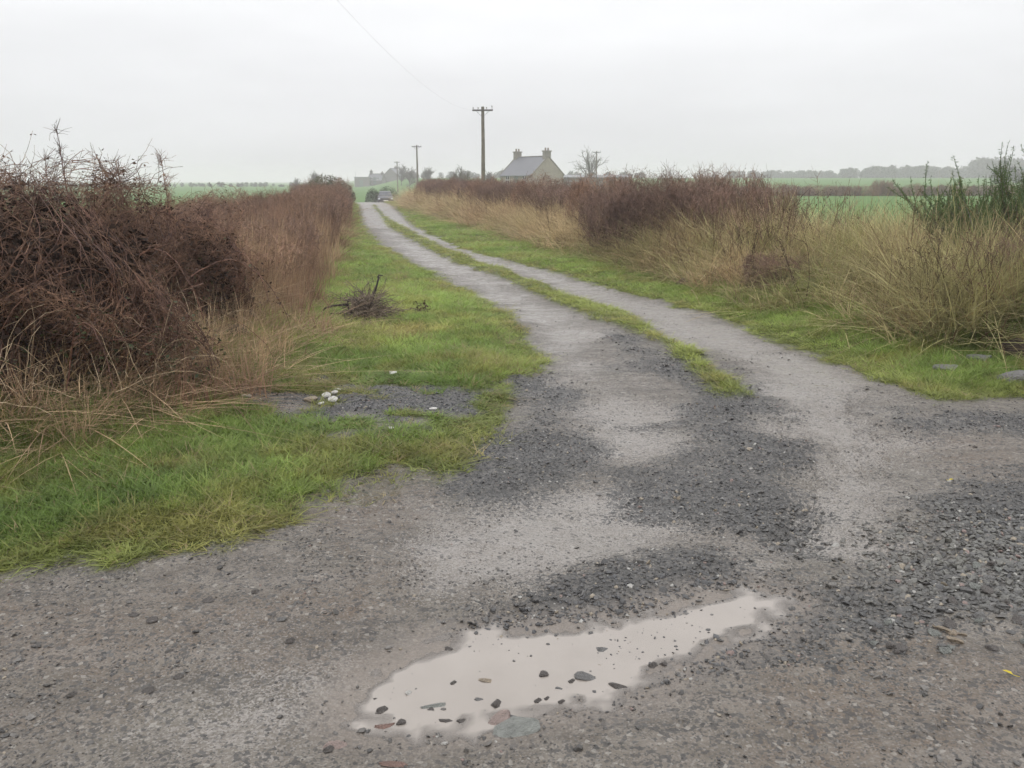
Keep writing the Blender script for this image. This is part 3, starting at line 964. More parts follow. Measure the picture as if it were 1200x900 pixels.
scl = size[:, None] * RNG.uniform(0.7, 1.4, (n, 3)) * np.array((1.25, 1.25, 1.0))
scatter('loose_gravel', gv, np.stack([xs, ys, z], -1), rotz(n, 0.4), scl, RNG.integers(0, 6, n), tint, [M_GRIT],
        'loose grey gravel and grit strewn over the track', 'gravel')
print('grit', n)


def mat_stone(name, c, rough=0.45):
    t = NT(name); p = t.obj()
    n = t.noise(p, 3.0, 6, 0.65)
    cc = t.mix(t.rng(n, 0.3, 0.7), tuple(x * 0.7 for x in c), tuple(min(1, x * 1.25) for x in c))
    return t.end(t.pbr(cc, rough, t.bump(t.noise(p, 9, 5), 0.7, 0.05), 0.5))


MS = {'grey': mat_stone('grey_stone', (0.14, 0.135, 0.13)), 'dark': mat_stone('dark_stone', (0.095, 0.083, 0.075)),
      'buff': mat_stone('buff_stone', (0.27, 0.215, 0.155)), 'red': mat_stone('red_stone', (0.19, 0.115, 0.092)),
      'green': mat_stone('grey_green_slate', (0.19, 0.195, 0.178), 0.35), 'pink': mat_stone('pink_stone', (0.25, 0.19, 0.168)),
      'white': mat_stone('white_stone', (0.62, 0.60, 0.56), 0.6)}
STONE_ME = {}
for k in MS:
    STONE_ME[k] = [stone_mesh(RNG, 2, 0.55, 0.2, 'stone', MS[k]) for _ in range(4)]


def stone(px, py, wpx, kindc, label, group=None, flat=1.0, rz=None, elong=1.0, sink=0.2, inwater=False, name='stone'):
    x, y = gp(px, py)
    dist = math.hypot(y, CAM_H)
    w = wpx * dist / 1000.0
    o = link(name, random.choice(STONE_ME[kindc]))
    s = w / 0.9
    o.scale = (s, s / elong, s * 1.0 * flat)
    o.rotation_euler = (random.uniform(-0.15, 0.15), random.uniform(-0.15, 0.15), random.uniform(-0.4, 0.4) if rz is None else rz)
    base = gz(x, y)
    if inwater: base = max(base, WATER_Z - 0.004)
    o.location = (x, y, base + o.scale[2] * 0.26 * (1 - 2 * sink) - (0.12 * o.scale[2] if inwater else 0))
    return tag(o, label, 'stone', group)


PST = 'stones lying in the puddle'
for px, py, w in [(525, 757, 13), (531, 797, 13), (447, 829, 21), (470, 843, 17), (582, 822, 21), (630, 818, 15), (641, 815, 12), (658, 819, 14),
                  (670, 795, 14), (637, 787, 17), (440, 815, 10), (505, 828, 11), (540, 841, 14), (765, 777, 16), (778, 775, 12)]:
    stone(px, py, w * 0.82, 'dark', 'small dark angular stone poking out of the muddy puddle', PST, inwater=True)
for px, py, w in [(430, 853, 12), (560, 815, 15), (600, 835, 11), (705, 757, 19), (655, 803, 10), (480, 858, 12), (845, 748, 10)]:
    stone(px, py, w * 0.85, 'grey', 'small grey stone at the wet edge of the muddy puddle', PST, inwater=True)
stone(571, 793, 26, 'buff', 'flat buff stone showing just above the puddle water', PST, 0.4, 0.1, 1.5, inwater=True)
stone(690, 789, 30, 'grey', 'broad flat grey stone in the puddle beside a long dark stone', PST, 0.5, 0.1, 1.4, inwater=True)
stone(726, 801, 27, 'dark', 'long dark stone where puddle water meets the black gravel', PST, 0.6, -0.2, 1.8, inwater=True)
stone(448, 847, 30, 'red', 'long rusty red stone in the shallow end of the puddle', PST, 0.45, 0.2, 2.2, inwater=True)
stone(508, 823, 36, 'green', 'flat grey-green slate lying in the shallow puddle water', PST, 0.3, 0.15, 2.0, inwater=True)
stone(522, 841, 24, 'dark', 'long thin bluish dark stone in the shallow puddle', PST, 0.4, -0.35, 2.2, inwater=True)
stone(586, 838, 50, 'pink', 'long pinkish stone beside the big grey-green slab', PST, 0.4, 0.5, 2.3, inwater=True)
stone(613, 851, 66, 'green', 'big flat grey-green slab of rock at the puddle edge', PST, 0.35, 0.5, 1.7, name='rock_slab')
stone(390, 872, 36, 'pink', 'dull pink stone half sunk in mud below the puddle', None, 0.2, 0.2, 2.2, sink=0.35)
stone(462, 896, 34, 'red', 'red stone half sunk in the mud below the puddle', None, 0.2, 0.15, 2.4, sink=0.35)
for px, py, w in [(383, 470, 11), (391, 475, 12), (378, 479, 10), (393, 467, 10)]:
    stone(px, py, w, 'white', 'white stone in a small cluster on the gravelly verge', 'white stones on the verge', 1.2)
stone(396, 462, 12, 'white', 'thin white stone just behind the white stone cluster', 'white stones on the verge', 0.4, 0.2, 1.8)
stone(291, 474, 15, 'white', 'lone whitish stone in grass beside the bramble thicket', 'white stones on the verge', 0.5, 0.1, 2.0)
stone(459, 443, 12, 'white', 'lone white stone where gravel meets the upper verge grass', 'white stones on the verge', 0.6)
stone(508, 484, 10, 'white', 'small white stone beside the black gravel on the verge', 'white stones on the verge', 0.5)
stone(457, 507, 9, 'white', 'small white stone lying in the lower verge grass', 'white stones on the verge', 0.5)
for px, py, w in [(365, 474, 18)]:
    stone(px, py, w, 'buff', 'mossy buff stone beside the white stone cluster', None, 0.7)
BGR = 'rocks in the grass at the track corner'
stone(1107, 440, 30, 'grey', 'rounded grey rock in the grass at the track corner', BGR, 0.95, 0.3, 1.3, 0.32, name='rock')
stone(1146, 430, 28, 'grey', 'pale flat-topped rock in grass under the dry bank', BGR, 1.0, 0, 1.3, 0.3, name='rock')
stone(1188, 449, 50, 'grey', 'long low slab of rock in the corner grass', BGR, 0.7, -0.1, 1.8, 0.3, name='rock')
HG = 'larger loose stones in the gravel'
for px, py, w in [(1108, 744, 16), (1119, 757, 18), (1099, 741, 12), (1127, 748, 11), (1116, 747, 12)]:
    stone(px, py, w, 'buff', 'buff stone in a little cluster on the grey gravel', 'buff stones on the gravel', 0.7)
placed = 0
while placed < 60:
    px, py = random.uniform(1010, 1215), random.uniform(570, 770)
    if py < 760 - (px - 1000) * 0.75: continue
    kc = random.choice(['grey', 'grey', 'grey', 'dark', 'green'])
    stone(px, py, random.uniform(9, 16), kc, 'egg sized grey stone among the heaped gravel', HG, random.uniform(0.6, 1.0))
    placed += 1
for px, py, w, kc in [(300, 700, 11, 'dark'), (245, 710, 13, 'dark'), (200, 770, 10, 'dark'), (340, 757, 13, 'dark'), (158, 727, 12, 'dark'), (180, 735, 14, 'dark'),
                      (210, 800, 11, 'dark'), (175, 815, 14, 'dark'), (385, 877, 14, 'dark'), (330, 735, 11, 'grey'), (85, 820, 12, 'dark')]:
    stone(px, py, w, kc, 'lone dark stone bedded in the muddy wheel track', 'stones bedded in the mud', 0.6)

# ------------------------------------------------------------------ places beyond the near ground
def X(px, Y, z=1.0):
    return (px - 600) / 1000.0 * (Y * math.cos(PITCH) + (CAM_H - z) * math.sin(PITCH))


def Zat(py, Y):
    dy = (450 - py) / 1000.0
    c, s = math.cos(PITCH), math.sin(PITCH)
    return CAM_H + Y * (dy * c - s) / (c + dy * s)


# ------------------------------------------------------------------ shrubs, brambles
M_CANE = mat_bark('bramble_canes', (0.050, 0.023, 0.019), (0.205, 0.105, 0.070), 3.0, 0.6)
M_TWIG = mat_bark('bramble_twigs', (0.060, 0.031, 0.023), (0.245, 0.145, 0.094), 2.4)
M_RED = mat_bark('red_brown_twigs', (0.105, 0.055, 0.038), (0.290, 0.180, 0.118), 1.6)
M_PURP = mat_bark('purple_brown_twigs', (0.085, 0.050, 0.040), (0.265, 0.172, 0.128), 1.6)
M_DEADLEAF = mat_leaf('withered_leaves', False, (0.070, 0.040, 0.028), 0.2, 0.7, 5, 0.6, 0.2)
M_BRLEAF = mat_leaf('bramble_leaves', False, (0.050, 0.072, 0.026), 0.25, 0.5, 7, 0.5, 0.35, tipc=(0.12, 0.06, 0.04))
M_PALESTALK = mat_bark('bleached_stalks', (0.26, 0.19, 0.12), (0.45, 0.36, 0.24), 2.0)
M_GREY = mat_bark('grey_bark', (0.10, 0.092, 0.082), (0.20, 0.185, 0.165), 2.0)
M_GORSE = mat_leaf('gorse_spines', False, (0.070, 0.115, 0.040), 0.25, 0.6, 5, 0.45, 0.25, tipc=(0.15, 0.15, 0.05))
M_EVER = mat_leaf('evergreen_leaves', False, (0.045, 0.075, 0.028), 0.25, 0.55, 3, 0.45, 0.3)


M_CORE = mat_leaf('dark_blocker_leaves', False, (0.030, 0.019, 0.014), 0.05, 0.8, 5, 0.5, 0.1)  # near-black leaf colour that gives shrub interiors their deep shade


def part(name, VQ, mat, parent, stuff=True, smooth=True):
    o = link(name, mk_mesh(name, VQ[0], VQ[1], None, [mat], None, smooth), parent)
    if stuff: o['kind'] = 'stuff'
    return o


def ell(rng, n, rx, ry, z=0.0):
    a = rng.uniform(0, 6.283, n); r = np.sqrt(rng.random(n))
    return np.stack([rx * r * np.cos(a), ry * r * np.sin(a), np.full(n, z)], -1), a, r


def fit(rng, P, W, D, H, seed, loose=0.03):
    """keep the twigs of a shrub inside a lumpy rounded outline, a few excepted"""
    N = len(P)
    free = (rng.random(N) < loose)[:, None]
    x, y, z = P[..., 0], P[..., 1], P[..., 2]
    a = np.arctan2(y, x)
    lump = 1 - 0.22 * np.clip(z / H, 0, 1.2) ** 2 + 0.34 * fbm(np.cos(a) * 1.3 + seed, np.sin(a) * 1.3 + z * 1.2, 1.0, 3, seed)
    r = np.sqrt((x / (W / 2)) ** 2 + (y / (D / 2)) ** 2) / lump + 1e-6
    r2 = np.where(r > 0.75, 0.75 + 0.25 * np.tanh((r - 0.75) / 0.25), r)
    f = np.where(free, np.minimum(1, 1.25 / r), r2 / r)
    Hl = H * (0.90 + 0.24 * fbm(x * 1.6 + seed, y * 1.6, 1.0, 3, seed + 5))
    q = z / Hl
    z2 = Hl * np.where(q > 0.8, 0.8 + 0.2 * np.tanh((q - 0.8) / 0.2), q)
    z2 = np.where(free, np.minimum(z, H * 1.08), z2)
    return np.stack([x * f, y * f, z2], -1)


def gaps(P, seed, cut, k=2.6):
    """thin the twigs out in places so that the shrub has hollows"""
    c = P[:, P.shape[1] // 2]
    f = fbm(c[:, 0] * k + c[:, 2] * 1.7 + seed, c[:, 1] * k - c[:, 2] * 1.3, 1.0, 3, seed)
    return P[f > cut]


def make_shrub(name, label, cat, seed, W, D, H, nc, nt, ns, nl, style, mats, group=None, r0=0.006, stalks=0, green=0, cut=-0.12, core=0):
    rng = np.random.default_rng(seed)
    root = thing(name, label, cat, group=group)
    st, a, r = ell(rng, nc, W * 0.42, D * 0.42, -0.05)
    out = np.stack([np.cos(a), np.sin(a), 0 * a], -1) * r[:, None]
    if style == 'arch':
        d = out * 0.55 + rng.normal(0, 0.3, (nc, 3)) * (1, 1, 0) + (0, 0, 1.0)
        C = grow(rng, st, d, H * rng.uniform(0.85, 1.6, nc), 14, 0.10, rng.uniform(0.05, 0.6, nc))
    else:
        d = out * 0.45 + rng.normal(0, 0.16, (nc, 3)) * (1, 1, 0) + (0, 0, 1.0)
        C = grow(rng, st, d, H * rng.uniform(0.72, 1.02, nc) * (1 - 0.22 * r), 9, 0.09, 0.0, 0.06)
    C[:, :, 2] = np.maximum(C[:, :, 2], 0.03 + 0 * C[:, :, 2])
    C = fit(rng, C, W, D, H, seed)
    part('stems', sweep(C, taper(nc, C.shape[1], r0 * rng.uniform(0.6, 1.3, nc), r0 * 0.35), 3), mats[0], root)
    s2, d2, _ = branch(rng, C, nt, 0.16, 1.0, 0.75, 0.25 if style != 'arch' else 0.05)
    B = grow(rng, s2, d2, H * rng.uniform(0.14, 0.36, nt), 5, 0.22, 0.12 if style == 'arch' else -0.12)
    B = fit(rng, B, W * 1.06, D * 1.06, H * 1.05, seed, 0.01)
    B = gaps(B, seed, cut); nt = len(B)
    s3, d3, _ = branch(rng, B, ns, 0.1, 1.0, 0.8, 0.2)
    S3 = grow(rng, s3, d3, H * rng.uniform(0.05, 0.14, ns), 3, 0.25)
    v1, q1 = sweep(B, taper(nt, 5, r0 * 0.5, r0 * 0.25), 3)
    v2, q2 = sweep(S3, taper(ns, 3, r0 * 0.32, r0 * 0.2), 3)
    part('twigs', (np.concatenate([v1, v2]), np.concatenate([q1, q2 + len(v1)])), mats[1], root)
    if nl:
        i = rng.integers(0, nt, nl)
        c = B[i, rng.integers(1, 5, nl)] + rng.normal(0, 0.02, (nl, 3))
        part('withered_foliage', leaves(rng, c, 0.026), mats[2], root)
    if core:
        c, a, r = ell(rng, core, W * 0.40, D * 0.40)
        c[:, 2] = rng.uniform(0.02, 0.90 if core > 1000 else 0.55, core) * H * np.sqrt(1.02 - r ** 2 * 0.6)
        part('light_blocking_leaves', leaves(rng, c, 0.07), M_CORE, root)  # dark leaves added inside to keep skylight out of the shrub's middle
    if green:
        i = rng.integers(0, nt, green * 4)
        c = B[i, rng.integers(1, 5, green * 4)] + rng.normal(0, 0.05, (green * 4, 3))
        c = c[np.argsort(c[:, 2] + rng.normal(0, 0.25, len(c)))][:green]
        part('green_foliage', leaves(rng, c, 0.042), M_BRLEAF, root)
    if stalks:
        st, a, r = ell(rng, stalks, W * 0.52, D * 0.52)
        out = np.stack([np.cos(a), np.sin(a), 0 * a], -1)
        Ss = grow(rng, st, out * 0.1 + rng.normal(0, 0.35, (stalks, 3)) + (0, 0, 1), rng.uniform(0.3, 0.9, stalks) * H * 0.62, 8, 0.14, rng.uniform(0, 0.7, stalks))
        Ss[:, :, 2] = np.maximum(Ss[:, :, 2], 0.02)
        part('bleached_stalks', sweep(Ss, taper(stalks, 8, 0.0028, 0.001), 3), M_PALESTALK, root)
    return root


# near bramble thickets beside the verge
BR = [M_CANE, M_TWIG, M_DEADLEAF]
def put(o, x, y, rz=0.0, s=(1, 1, 1)):
    o.location = (x, y, gz(x, y) - 0.03); o.rotation_euler = (0, 0, rz); o.scale = s
    return o


GB = 'bramble thickets'
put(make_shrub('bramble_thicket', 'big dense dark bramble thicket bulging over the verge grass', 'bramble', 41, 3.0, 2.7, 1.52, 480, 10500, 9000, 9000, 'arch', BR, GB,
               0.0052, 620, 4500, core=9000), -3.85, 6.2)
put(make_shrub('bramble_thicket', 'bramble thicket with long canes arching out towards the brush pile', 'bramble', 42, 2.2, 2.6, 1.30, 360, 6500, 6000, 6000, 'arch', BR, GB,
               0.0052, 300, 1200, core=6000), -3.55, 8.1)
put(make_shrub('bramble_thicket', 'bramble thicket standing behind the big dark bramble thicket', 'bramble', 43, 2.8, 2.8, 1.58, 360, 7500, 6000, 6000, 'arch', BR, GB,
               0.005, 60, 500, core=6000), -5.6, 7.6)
# thorn saplings poking up out of the thicket
def sapling(x, y, H, seed, label):
    rng = np.random.default_rng(seed)
    root = thing('thorn_sapling', label, 'sapling', group='thorn saplings in the bramble hedge')
    C = grow(rng, np.array([[0, 0, 0.]]), np.array([[0.04, 0.02, 1.]]), np.array([H]), 16, 0.05, 0, 0.1)
    part('stem', sweep(C, taper(1, 16, 0.011, 0.002), 6), M_CANE, root, False)
    s2, d2, tt = branch(rng, C, 46, 0.3, 1.0, 0.8, 0.1)
    B = grow(rng, s2, d2, (1.12 - tt) * rng.uniform(0.15, 0.5, 46), 6, 0.2, -0.05)
    s3, d3, _ = branch(rng, B, 260, 0.1, 1.0, 0.9, 0.2)
    S3 = grow(rng, s3, d3, rng.uniform(0.03, 0.12, 260), 3, 0.3)
    v1, q1 = sweep(B, taper(46, 6, 0.0036, 0.0012), 3); v2, q2 = sweep(S3, taper(260, 3, 0.0016, 0.0008), 3)
    part('twigs', (np.concatenate([v1, v2]), np.concatenate([q1, q2 + len(v1)])), M_CANE, root)
    put(root, x, y)
sapling(X(86, 6.2), 6.2, 1.72, 51, 'tall spiky thorn sapling sticking up from the big bramble thicket')
sapling(X(203, 7.6), 7.6, 1.60, 52, 'thin thorn sapling above the arching bramble canes')
sapling(X(62, 7.2), 7.2, 1.56, 53, 'bushy short thorn sapling beside the tall spiky sapling')
sapling(X(150, 7.4), 7.4, 1.54, 54, 'low twiggy thorn sapling between two taller saplings')

# bold arching canes reaching out over the verge
rng = np.random.default_rng(61)
def arch_cane(p0, p1, rise, r, label):
    t_ = np.linspace(0, 1, 16)
    p0, p1 = np.array(p0), np.array(p1)
    Pp = p0[None] * (1 - t_)[:, None] + p1[None] * t_[:, None]
    Pp[:, 2] += rise * 4 * t_ * (1 - t_) ** 0.8 * 0.9
    Pp += np.cumsum(rng.normal(0, 0.006, (16, 3)), 0)
    root = thing('bramble_cane', label, 'bramble cane', tuple(Pp[0]), 0, 'arching bramble canes')
    Pl = (Pp - Pp[0])[None]
    part('stem', sweep(Pl, taper(1, 16, r, r * 0.45), 5), M_CANE, root, False)
    s2, d2, _ = branch(rng, Pl, 22, 0.1, 1, 0.9, 0)
    part('side_shoots', sweep(grow(rng, s2, d2, rng.uniform(0.04, 0.2, 22), 4, 0.25, 0.1), taper(22, 4, r * 0.4, r * 0.15), 3), M_CANE, root)
    c = np.repeat(Pl[0], 3, 0) + rng.normal(0, 0.03, (48, 3))
    part('withered_foliage', leaves(rng, c, 0.03), M_DEADLEAF, root)
def G(px, py): x, y = gp(px, py); return (x, y, gz(x, y))
arch_cane((X(215, 7.2), 7.2, 0.75), (*gp(345, 404), 0.12), 0.42, 0.0055, 'dark bramble cane arching far out to the verge grass')
arch_cane((X(250, 7.6), 7.6, 0.8), (X(315, 7.3), 7.3, 0.62), 0.3, 0.005, 'bramble cane looping low beside the thicket edge')
arch_cane((X(150, 6.2), 6.2, 1.0), (X(235, 6.1), 6.1, 0.65), 0.3, 0.006, 'thick bramble cane curving down the thicket face')
arch_cane((X(60, 5.3), 5.3, 0.3), (X(120, 5.0), 5.0, 0.35), 0.4, 0.005, 'bramble cane bowed across the dark foot of the thicket')

# hedge shrubs: three grown once, then set out along both sides
protoA = make_shrub('hedge_shrub', 'x', 'shrub', 71, 2.2, 2.0, 1.5, 150, 1900, 3800, 500, 'upright', [M_RED, M_RED, M_DEADLEAF], None, 0.0075, core=500)
protoB = make_shrub('hedge_shrub', 'x', 'shrub', 72, 2.2, 2.0, 1.5, 170, 2000, 3800, 900, 'arch', [M_RED, M_RED, M_DEADLEAF], None, 0.007, core=500)
protoC = make_shrub('hedge_shrub', 'x', 'shrub', 73, 2.2, 2.0, 1.5, 210, 2600, 5200, 500, 'upright', [M_PURP, M_PURP, M_DEADLEAF], None, 0.0075, core=500)
used = set()
def place_shrub(proto, x, y, s, label, group, rz=None):
    o = proto if id(proto) not in used else copy_tree(proto)
    used.add(id(proto))
    put(o, x, y, random.uniform(0, 6.28) if rz is None else rz, s)
    o['label'] = label; o['group'] = group; o['category'] = 'shrub'
    return o


y = 9.6
k = 0
while y < 66:
    far = (y - 9.6) / 56
    h = random.uniform(0.88, 1.1) * (0.60 + 0.22 * min(1, max(0, (y - 10) / 20)))
    for row in (0, 1):
        x = foot_l(y) - 1.35 - 1.5 * row + random.uniform(-0.2, 0.2)
        if row and y > 24: continue
        place_shrub((protoA, protoB, protoA, protoC)[(k + row) % 4], x, y + random.uniform(-0.3, 0.3), (random.uniform(0.9, 1.15), random.uniform(0.95, 1.2), h),
                    'bare red-brown shrub in the hedge on the brush-pile side of the track' if not row else 'bare shrub in the back of the hedge on the brush-pile side',
                    'red-brown hedge shrubs')
    y += random.uniform(1.25, 1.6) * (1 + 0.35 * far); k += 1
# purple-brown thicket standing up out of the dry bank
for px, Y, sx, sh, lab in [(738, 17.2, 1.0, 0.92, 'purple-brown bare shrub at the house end of the tall bank thicket'), (790, 16.6, 1.1, 1.06, 'tallest purple-brown bare shrub in the dry bank thicket'),
                           (838, 15.9, 1.0, 1.03, 'purple-brown bare shrub in the middle of the bank thicket'), (876, 15.2, 0.8, 0.88, 'shorter purple-brown shrub at the field end of the bank thicket')]:
    place_shrub(protoC, X(px, Y), Y, (sx, 0.9, sh), lab, 'purple-brown thicket on the dry bank')
y = 18.2; k = 0
while y < 68:
    far = (y - 18) / 50
    x = foot_r(y) + 2.0 + random.uniform(-0.25, 0.25) + 0.3 * far
    place_shrub((protoC, protoC, protoA, protoB)[k % 4], x, y, (random.uniform(0.95, 1.2), random.uniform(0.95, 1.2), random.uniform(0.74, 0.94) * (1.0 + 0.10 * far)),
                'bare brown shrub in the hedge along the telegraph pole side', 'brown hedge shrubs by the poles')
    y += random.uniform(1.35, 1.75) * (1 + 0.35 * far); k += 1
for px, py, sx, sh, lab in [(1178, 408, 0.6, 0.5, 'dark brown dead bramble low in the bank beside the corner rocks'), (880, 362, 0.42, 0.36, 'low brown bramble clump in the dry bank above the verge')]:
    x_, y_ = gp(px, py)
    place_shrub(protoC, x_ + 0.4, y_ + 0.4, (sx, sx, sh), lab, 'low brambles in the dry bank')
# thin whips standing on the bank in front of the green field
rng = np.random.default_rng(77)
for px, Y, h in [(905, 12.6, 1.25), (935, 12.3, 1.1), (962, 12.4, 1.2), (1000, 12.0, 1.05)]:
    root = thing('bare_whip_plant', 'thin bare-stemmed plant above the dry grass against the green field', 'plant', group='thin bare plants on the bank')
    st, a, r = ell(rng, 9, 0.28, 0.2)
    C = grow(rng, st, rng.normal(0, 0.25, (9, 3)) + (0, 0, 1), h * rng.uniform(0.75, 1.05, 9), 10, 0.08)
    part('stems', sweep(C, taper(9, 10, 0.005, 0.0018), 4), M_PURP, root)
    s2, d2, _ = branch(rng, C, 90, 0.4, 1.0, 0.6, 0.3)
    part('twigs', sweep(grow(rng, s2, d2, rng.uniform(0.06, 0.25, 90), 4, 0.2), taper(90, 4, 0.002, 0.001), 3), M_PURP, root)
    put(root, X(px, Y), Y)


# ---- gorse
def gorse(name, label, seed, W, H, nb, nside, nsp, spine=0.035):
    rng = np.random.default_rng(seed)
    root = thing(name, label, 'gorse')
    st, a, r = ell(rng, nb, W * 0.22, W * 0.2)
    out = np.stack([np.cos(a), np.sin(a), 0 * a], -1) * (0.25 + r[:, None])
    B = grow(rng, st, out * 1.15 + rng.normal(0, 0.25, (nb, 3)) + (0, 0, 0.85), H * np.where(rng.random(nb) < 0.14, rng.uniform(0.92, 1.12, nb), rng.uniform(0.6, 0.86, nb)), 9, 0.07, 0, 0.05)
    part('branches', sweep(B, taper(nb, 9, 0.013, 0.004), 5), M_GREY, root)
    s2, d2, _ = branch(rng, B, nside, 0.35, 0.95, 0.45, 0.35)
    S2 = grow(rng, s2, d2, H * rng.uniform(0.10, 0.32, nside), 6, 0.10, 0, 0.10)
    part('shoots', sweep(S2, taper(nside, 6, 0.005, 0.002), 4), M_GORSE, root)
    i = rng.integers(0, nside, nsp); t_ = rng.uniform(0, 4.99, nsp); k_ = t_.astype(int); f = (t_ - k_)[:, None]
    c = S2[i, k_] * (1 - f) + S2[i, k_ + 1] * f
    tan = norm(S2[i, k_ + 1] - S2[i, k_])
    j = rng.integers(0, nb, nsp // 2); t2 = rng.uniform(2.5, 7.99, nsp // 2); k2 = t2.astype(int); f2 = (t2 - k2)[:, None]
    c = np.concatenate([c, B[j, k2] * (1 - f2) + B[j, k2 + 1] * f2]); tan = np.concatenate([tan, norm(B[j, k2 + 1] - B[j, k2])])
    m = len(c)
    d = norm(tan * 0.55 + norm(rng.normal(0, 1, (m, 3))) * 0.85)
    sd = norm(np.cross(d, rng.normal(0, 1, (m, 3))))
    L = spine * rng.uniform(0.6, 1.4, m)[:, None]
    w = 0.0045 * (spine / 0.035)
    V = np.stack([c - sd * w, c + d * L * 0.5 - sd * w * 0.9, c + d * L, c + d * L * 0.5 + sd * w * 0.9], 1)
    part('spines', (V.reshape(-1, 3), np.arange(4 * m).reshape(m, 4)), M_GORSE, root, True, False)
    return root


Yg = 11.4
put(gorse('gorse_bush', 'dark green spiky gorse bush rising behind the dry grass bank', 81, 2.3, 1.70, 150, 2400, 120000, 0.036), X_GORSE + 0.62, Y_GORSE, 0, (0.92, 0.85, 0.94))
put(gorse('gorse_bush', 'low green gorse bush in the hedge by the tallest telegraph pole', 82, 2.2, 1.7, 60, 420, 16000, 0.11), X(552, 47), 47.0, 0, (1, 1, 0.7))

# ------------------------------------------------------------------ brush pile and bits on the verge
rng = np.random.default_rng(91)
bx, by = gp(430, 379)
root = thing('brush_pile', 'small heap of cut dead branches lying on the verge grass', 'brush pile', (bx, by, gz(bx, by)))
root.scale = (1.15, 1.15, 1.1)
M_DARKSTICK = mat_bark('wet_black_branch', (0.02, 0.018, 0.017), (0.055, 0.045, 0.04), 6)
n = 560
st = rng.normal(0, 1, (n, 3)) * (0.10, 0.10, 0.0)
st[:, 2] = rng.uniform(0.0, 1.0, n) * 0.26 * np.exp(-(st[:, 0] ** 2 + st[:, 1] ** 2) / 0.03)
Tw = grow(rng, st, rng.normal(0, 1, (n, 3)) * (1, 1, 0.6) + (0, 0, 0.3), rng.uniform(0.1, 0.34, n), 6, 0.2, 0.12)
Tw[:, :, 2] = np.maximum(Tw[:, :, 2], 0.01)
part('twigs', sweep(Tw, taper(n, 6, 0.005, 0.002), 3), mat_bark('dead_brush', (0.045, 0.034, 0.027), (0.21, 0.165, 0.125), 8), root)
pts = np.array([[0.02, -0.02, 0.02], [0.06, 0, 0.17], [0.10, 0.01, 0.30], [0.135, 0.02, 0.43]])
part('stick', sweep(pts[None], np.array([[0.012, 0.011, 0.010, 0.009]]), 6), M_DARKSTICK, root, False)
part('stick', sweep(np.array([[[0.12, 0.02, 0.42], [0.135, 0.02, 0.445], [0.175, 0.02, 0.44]]]), np.array([[0.009, 0.008, 0.005]]), 5), M_DARKSTICK, root, False)
pts = np.array([[-0.48, 0.02, 0.0], [-0.42, 0.0, 0.10], [-0.33, 0, 0.13], [-0.19, 0.01, 0.14], [-0.175, 0.0, 0.19], [-0.05, 0.02, 0.20], [0.05, 0.03, 0.16]])
part('bent_branch', sweep(pts[None], np.array([[0.009, 0.010, 0.011, 0.012, 0.012, 0.010, 0.007]]), 6), M_DARKSTICK, root, False)
pts = np.array([[-0.185, 0.01, 0.15], [-0.17, -0.01, 0.08], [-0.12, -0.02, 0.05], [-0.12, -0.02, -0.02]])
part('bent_branch', sweep(pts[None], np.array([[0.011, 0.011, 0.010, 0.008]]), 6), M_DARKSTICK, root, False)
pts = np.array([[-0.42, 0.0, 0.03], [-0.33, -0.03, 0.055], [-0.23, -0.04, 0.05], [-0.12, -0.03, 0.06]])
part('bent_branch', sweep(pts[None], np.array([[0.006, 0.008, 0.008, 0.007]]), 6), M_DARKSTICK, root, False)

bx, by = gp(494, 372)
root = thing('dead_weed_tuft', 'small brown dead weed tuft on the grass beside the brush pile', 'plant', (bx, by, gz(bx, by)))
n = 40
Tw = grow(rng, rng.normal(0, 0.02, (n, 3)) * (1, 1, 0), rng.normal(0, 0.7, (n, 3)) + (0, 0, 1), rng.uniform(0.06, 0.15, n), 5, 0.25, 0.2)
part('stems', sweep(Tw, taper(n, 5, 0.0025, 0.001), 3), M_TWIG, root)
part('withered_foliage', leaves(rng, np.repeat(Tw[:, -1], 2, 0) + rng.normal(0, 0.015, (80, 3)), 0.035), M_DEADLEAF, root)


def clod(px, py, w, h, label, seed):
    rng = np.random.default_rng(seed)
    x, y = gp(px, py)
    bm = bmesh.new(); bmesh.ops.create_icosphere(bm, subdivisions=3, radius=0.5)
    for v in bm.verts:
        nrm = 1 + 0.35 * float(fbm(v.co.x * 3 + seed, v.co.y * 3 + v.co.z * 2, 1.4, 3, seed))
        v.co = v.co * nrm
    me = bpy.data.meshes.new('earth_clod'); bm.to_mesh(me); bm.free(); me.materials.append(M_EARTH)
    me.polygons.foreach_set('use_smooth', [True] * len(me.polygons))
    o = link('earth_clod', me, None, (x, y, gz(x, y) + h * 0.2)); o.scale = (w, w * 0.8, h)
    tag(o, label, 'clod')
M_EARTH = mat_plain('dark_earth', (0.045, 0.030, 0.022), 0.9, 0.4, 5, 0.03)
clod(800, 340, 0.20, 0.14, 'dark clod of earth in the grass below the dry bank', 5)
clod(1193, 425, 0.30, 0.22, 'brown lump of earth at the foot of the dry bank', 6)
clod(273, 418, 0.32, 0.16, 'dark brown mound at the edge of the bramble thicket', 8)

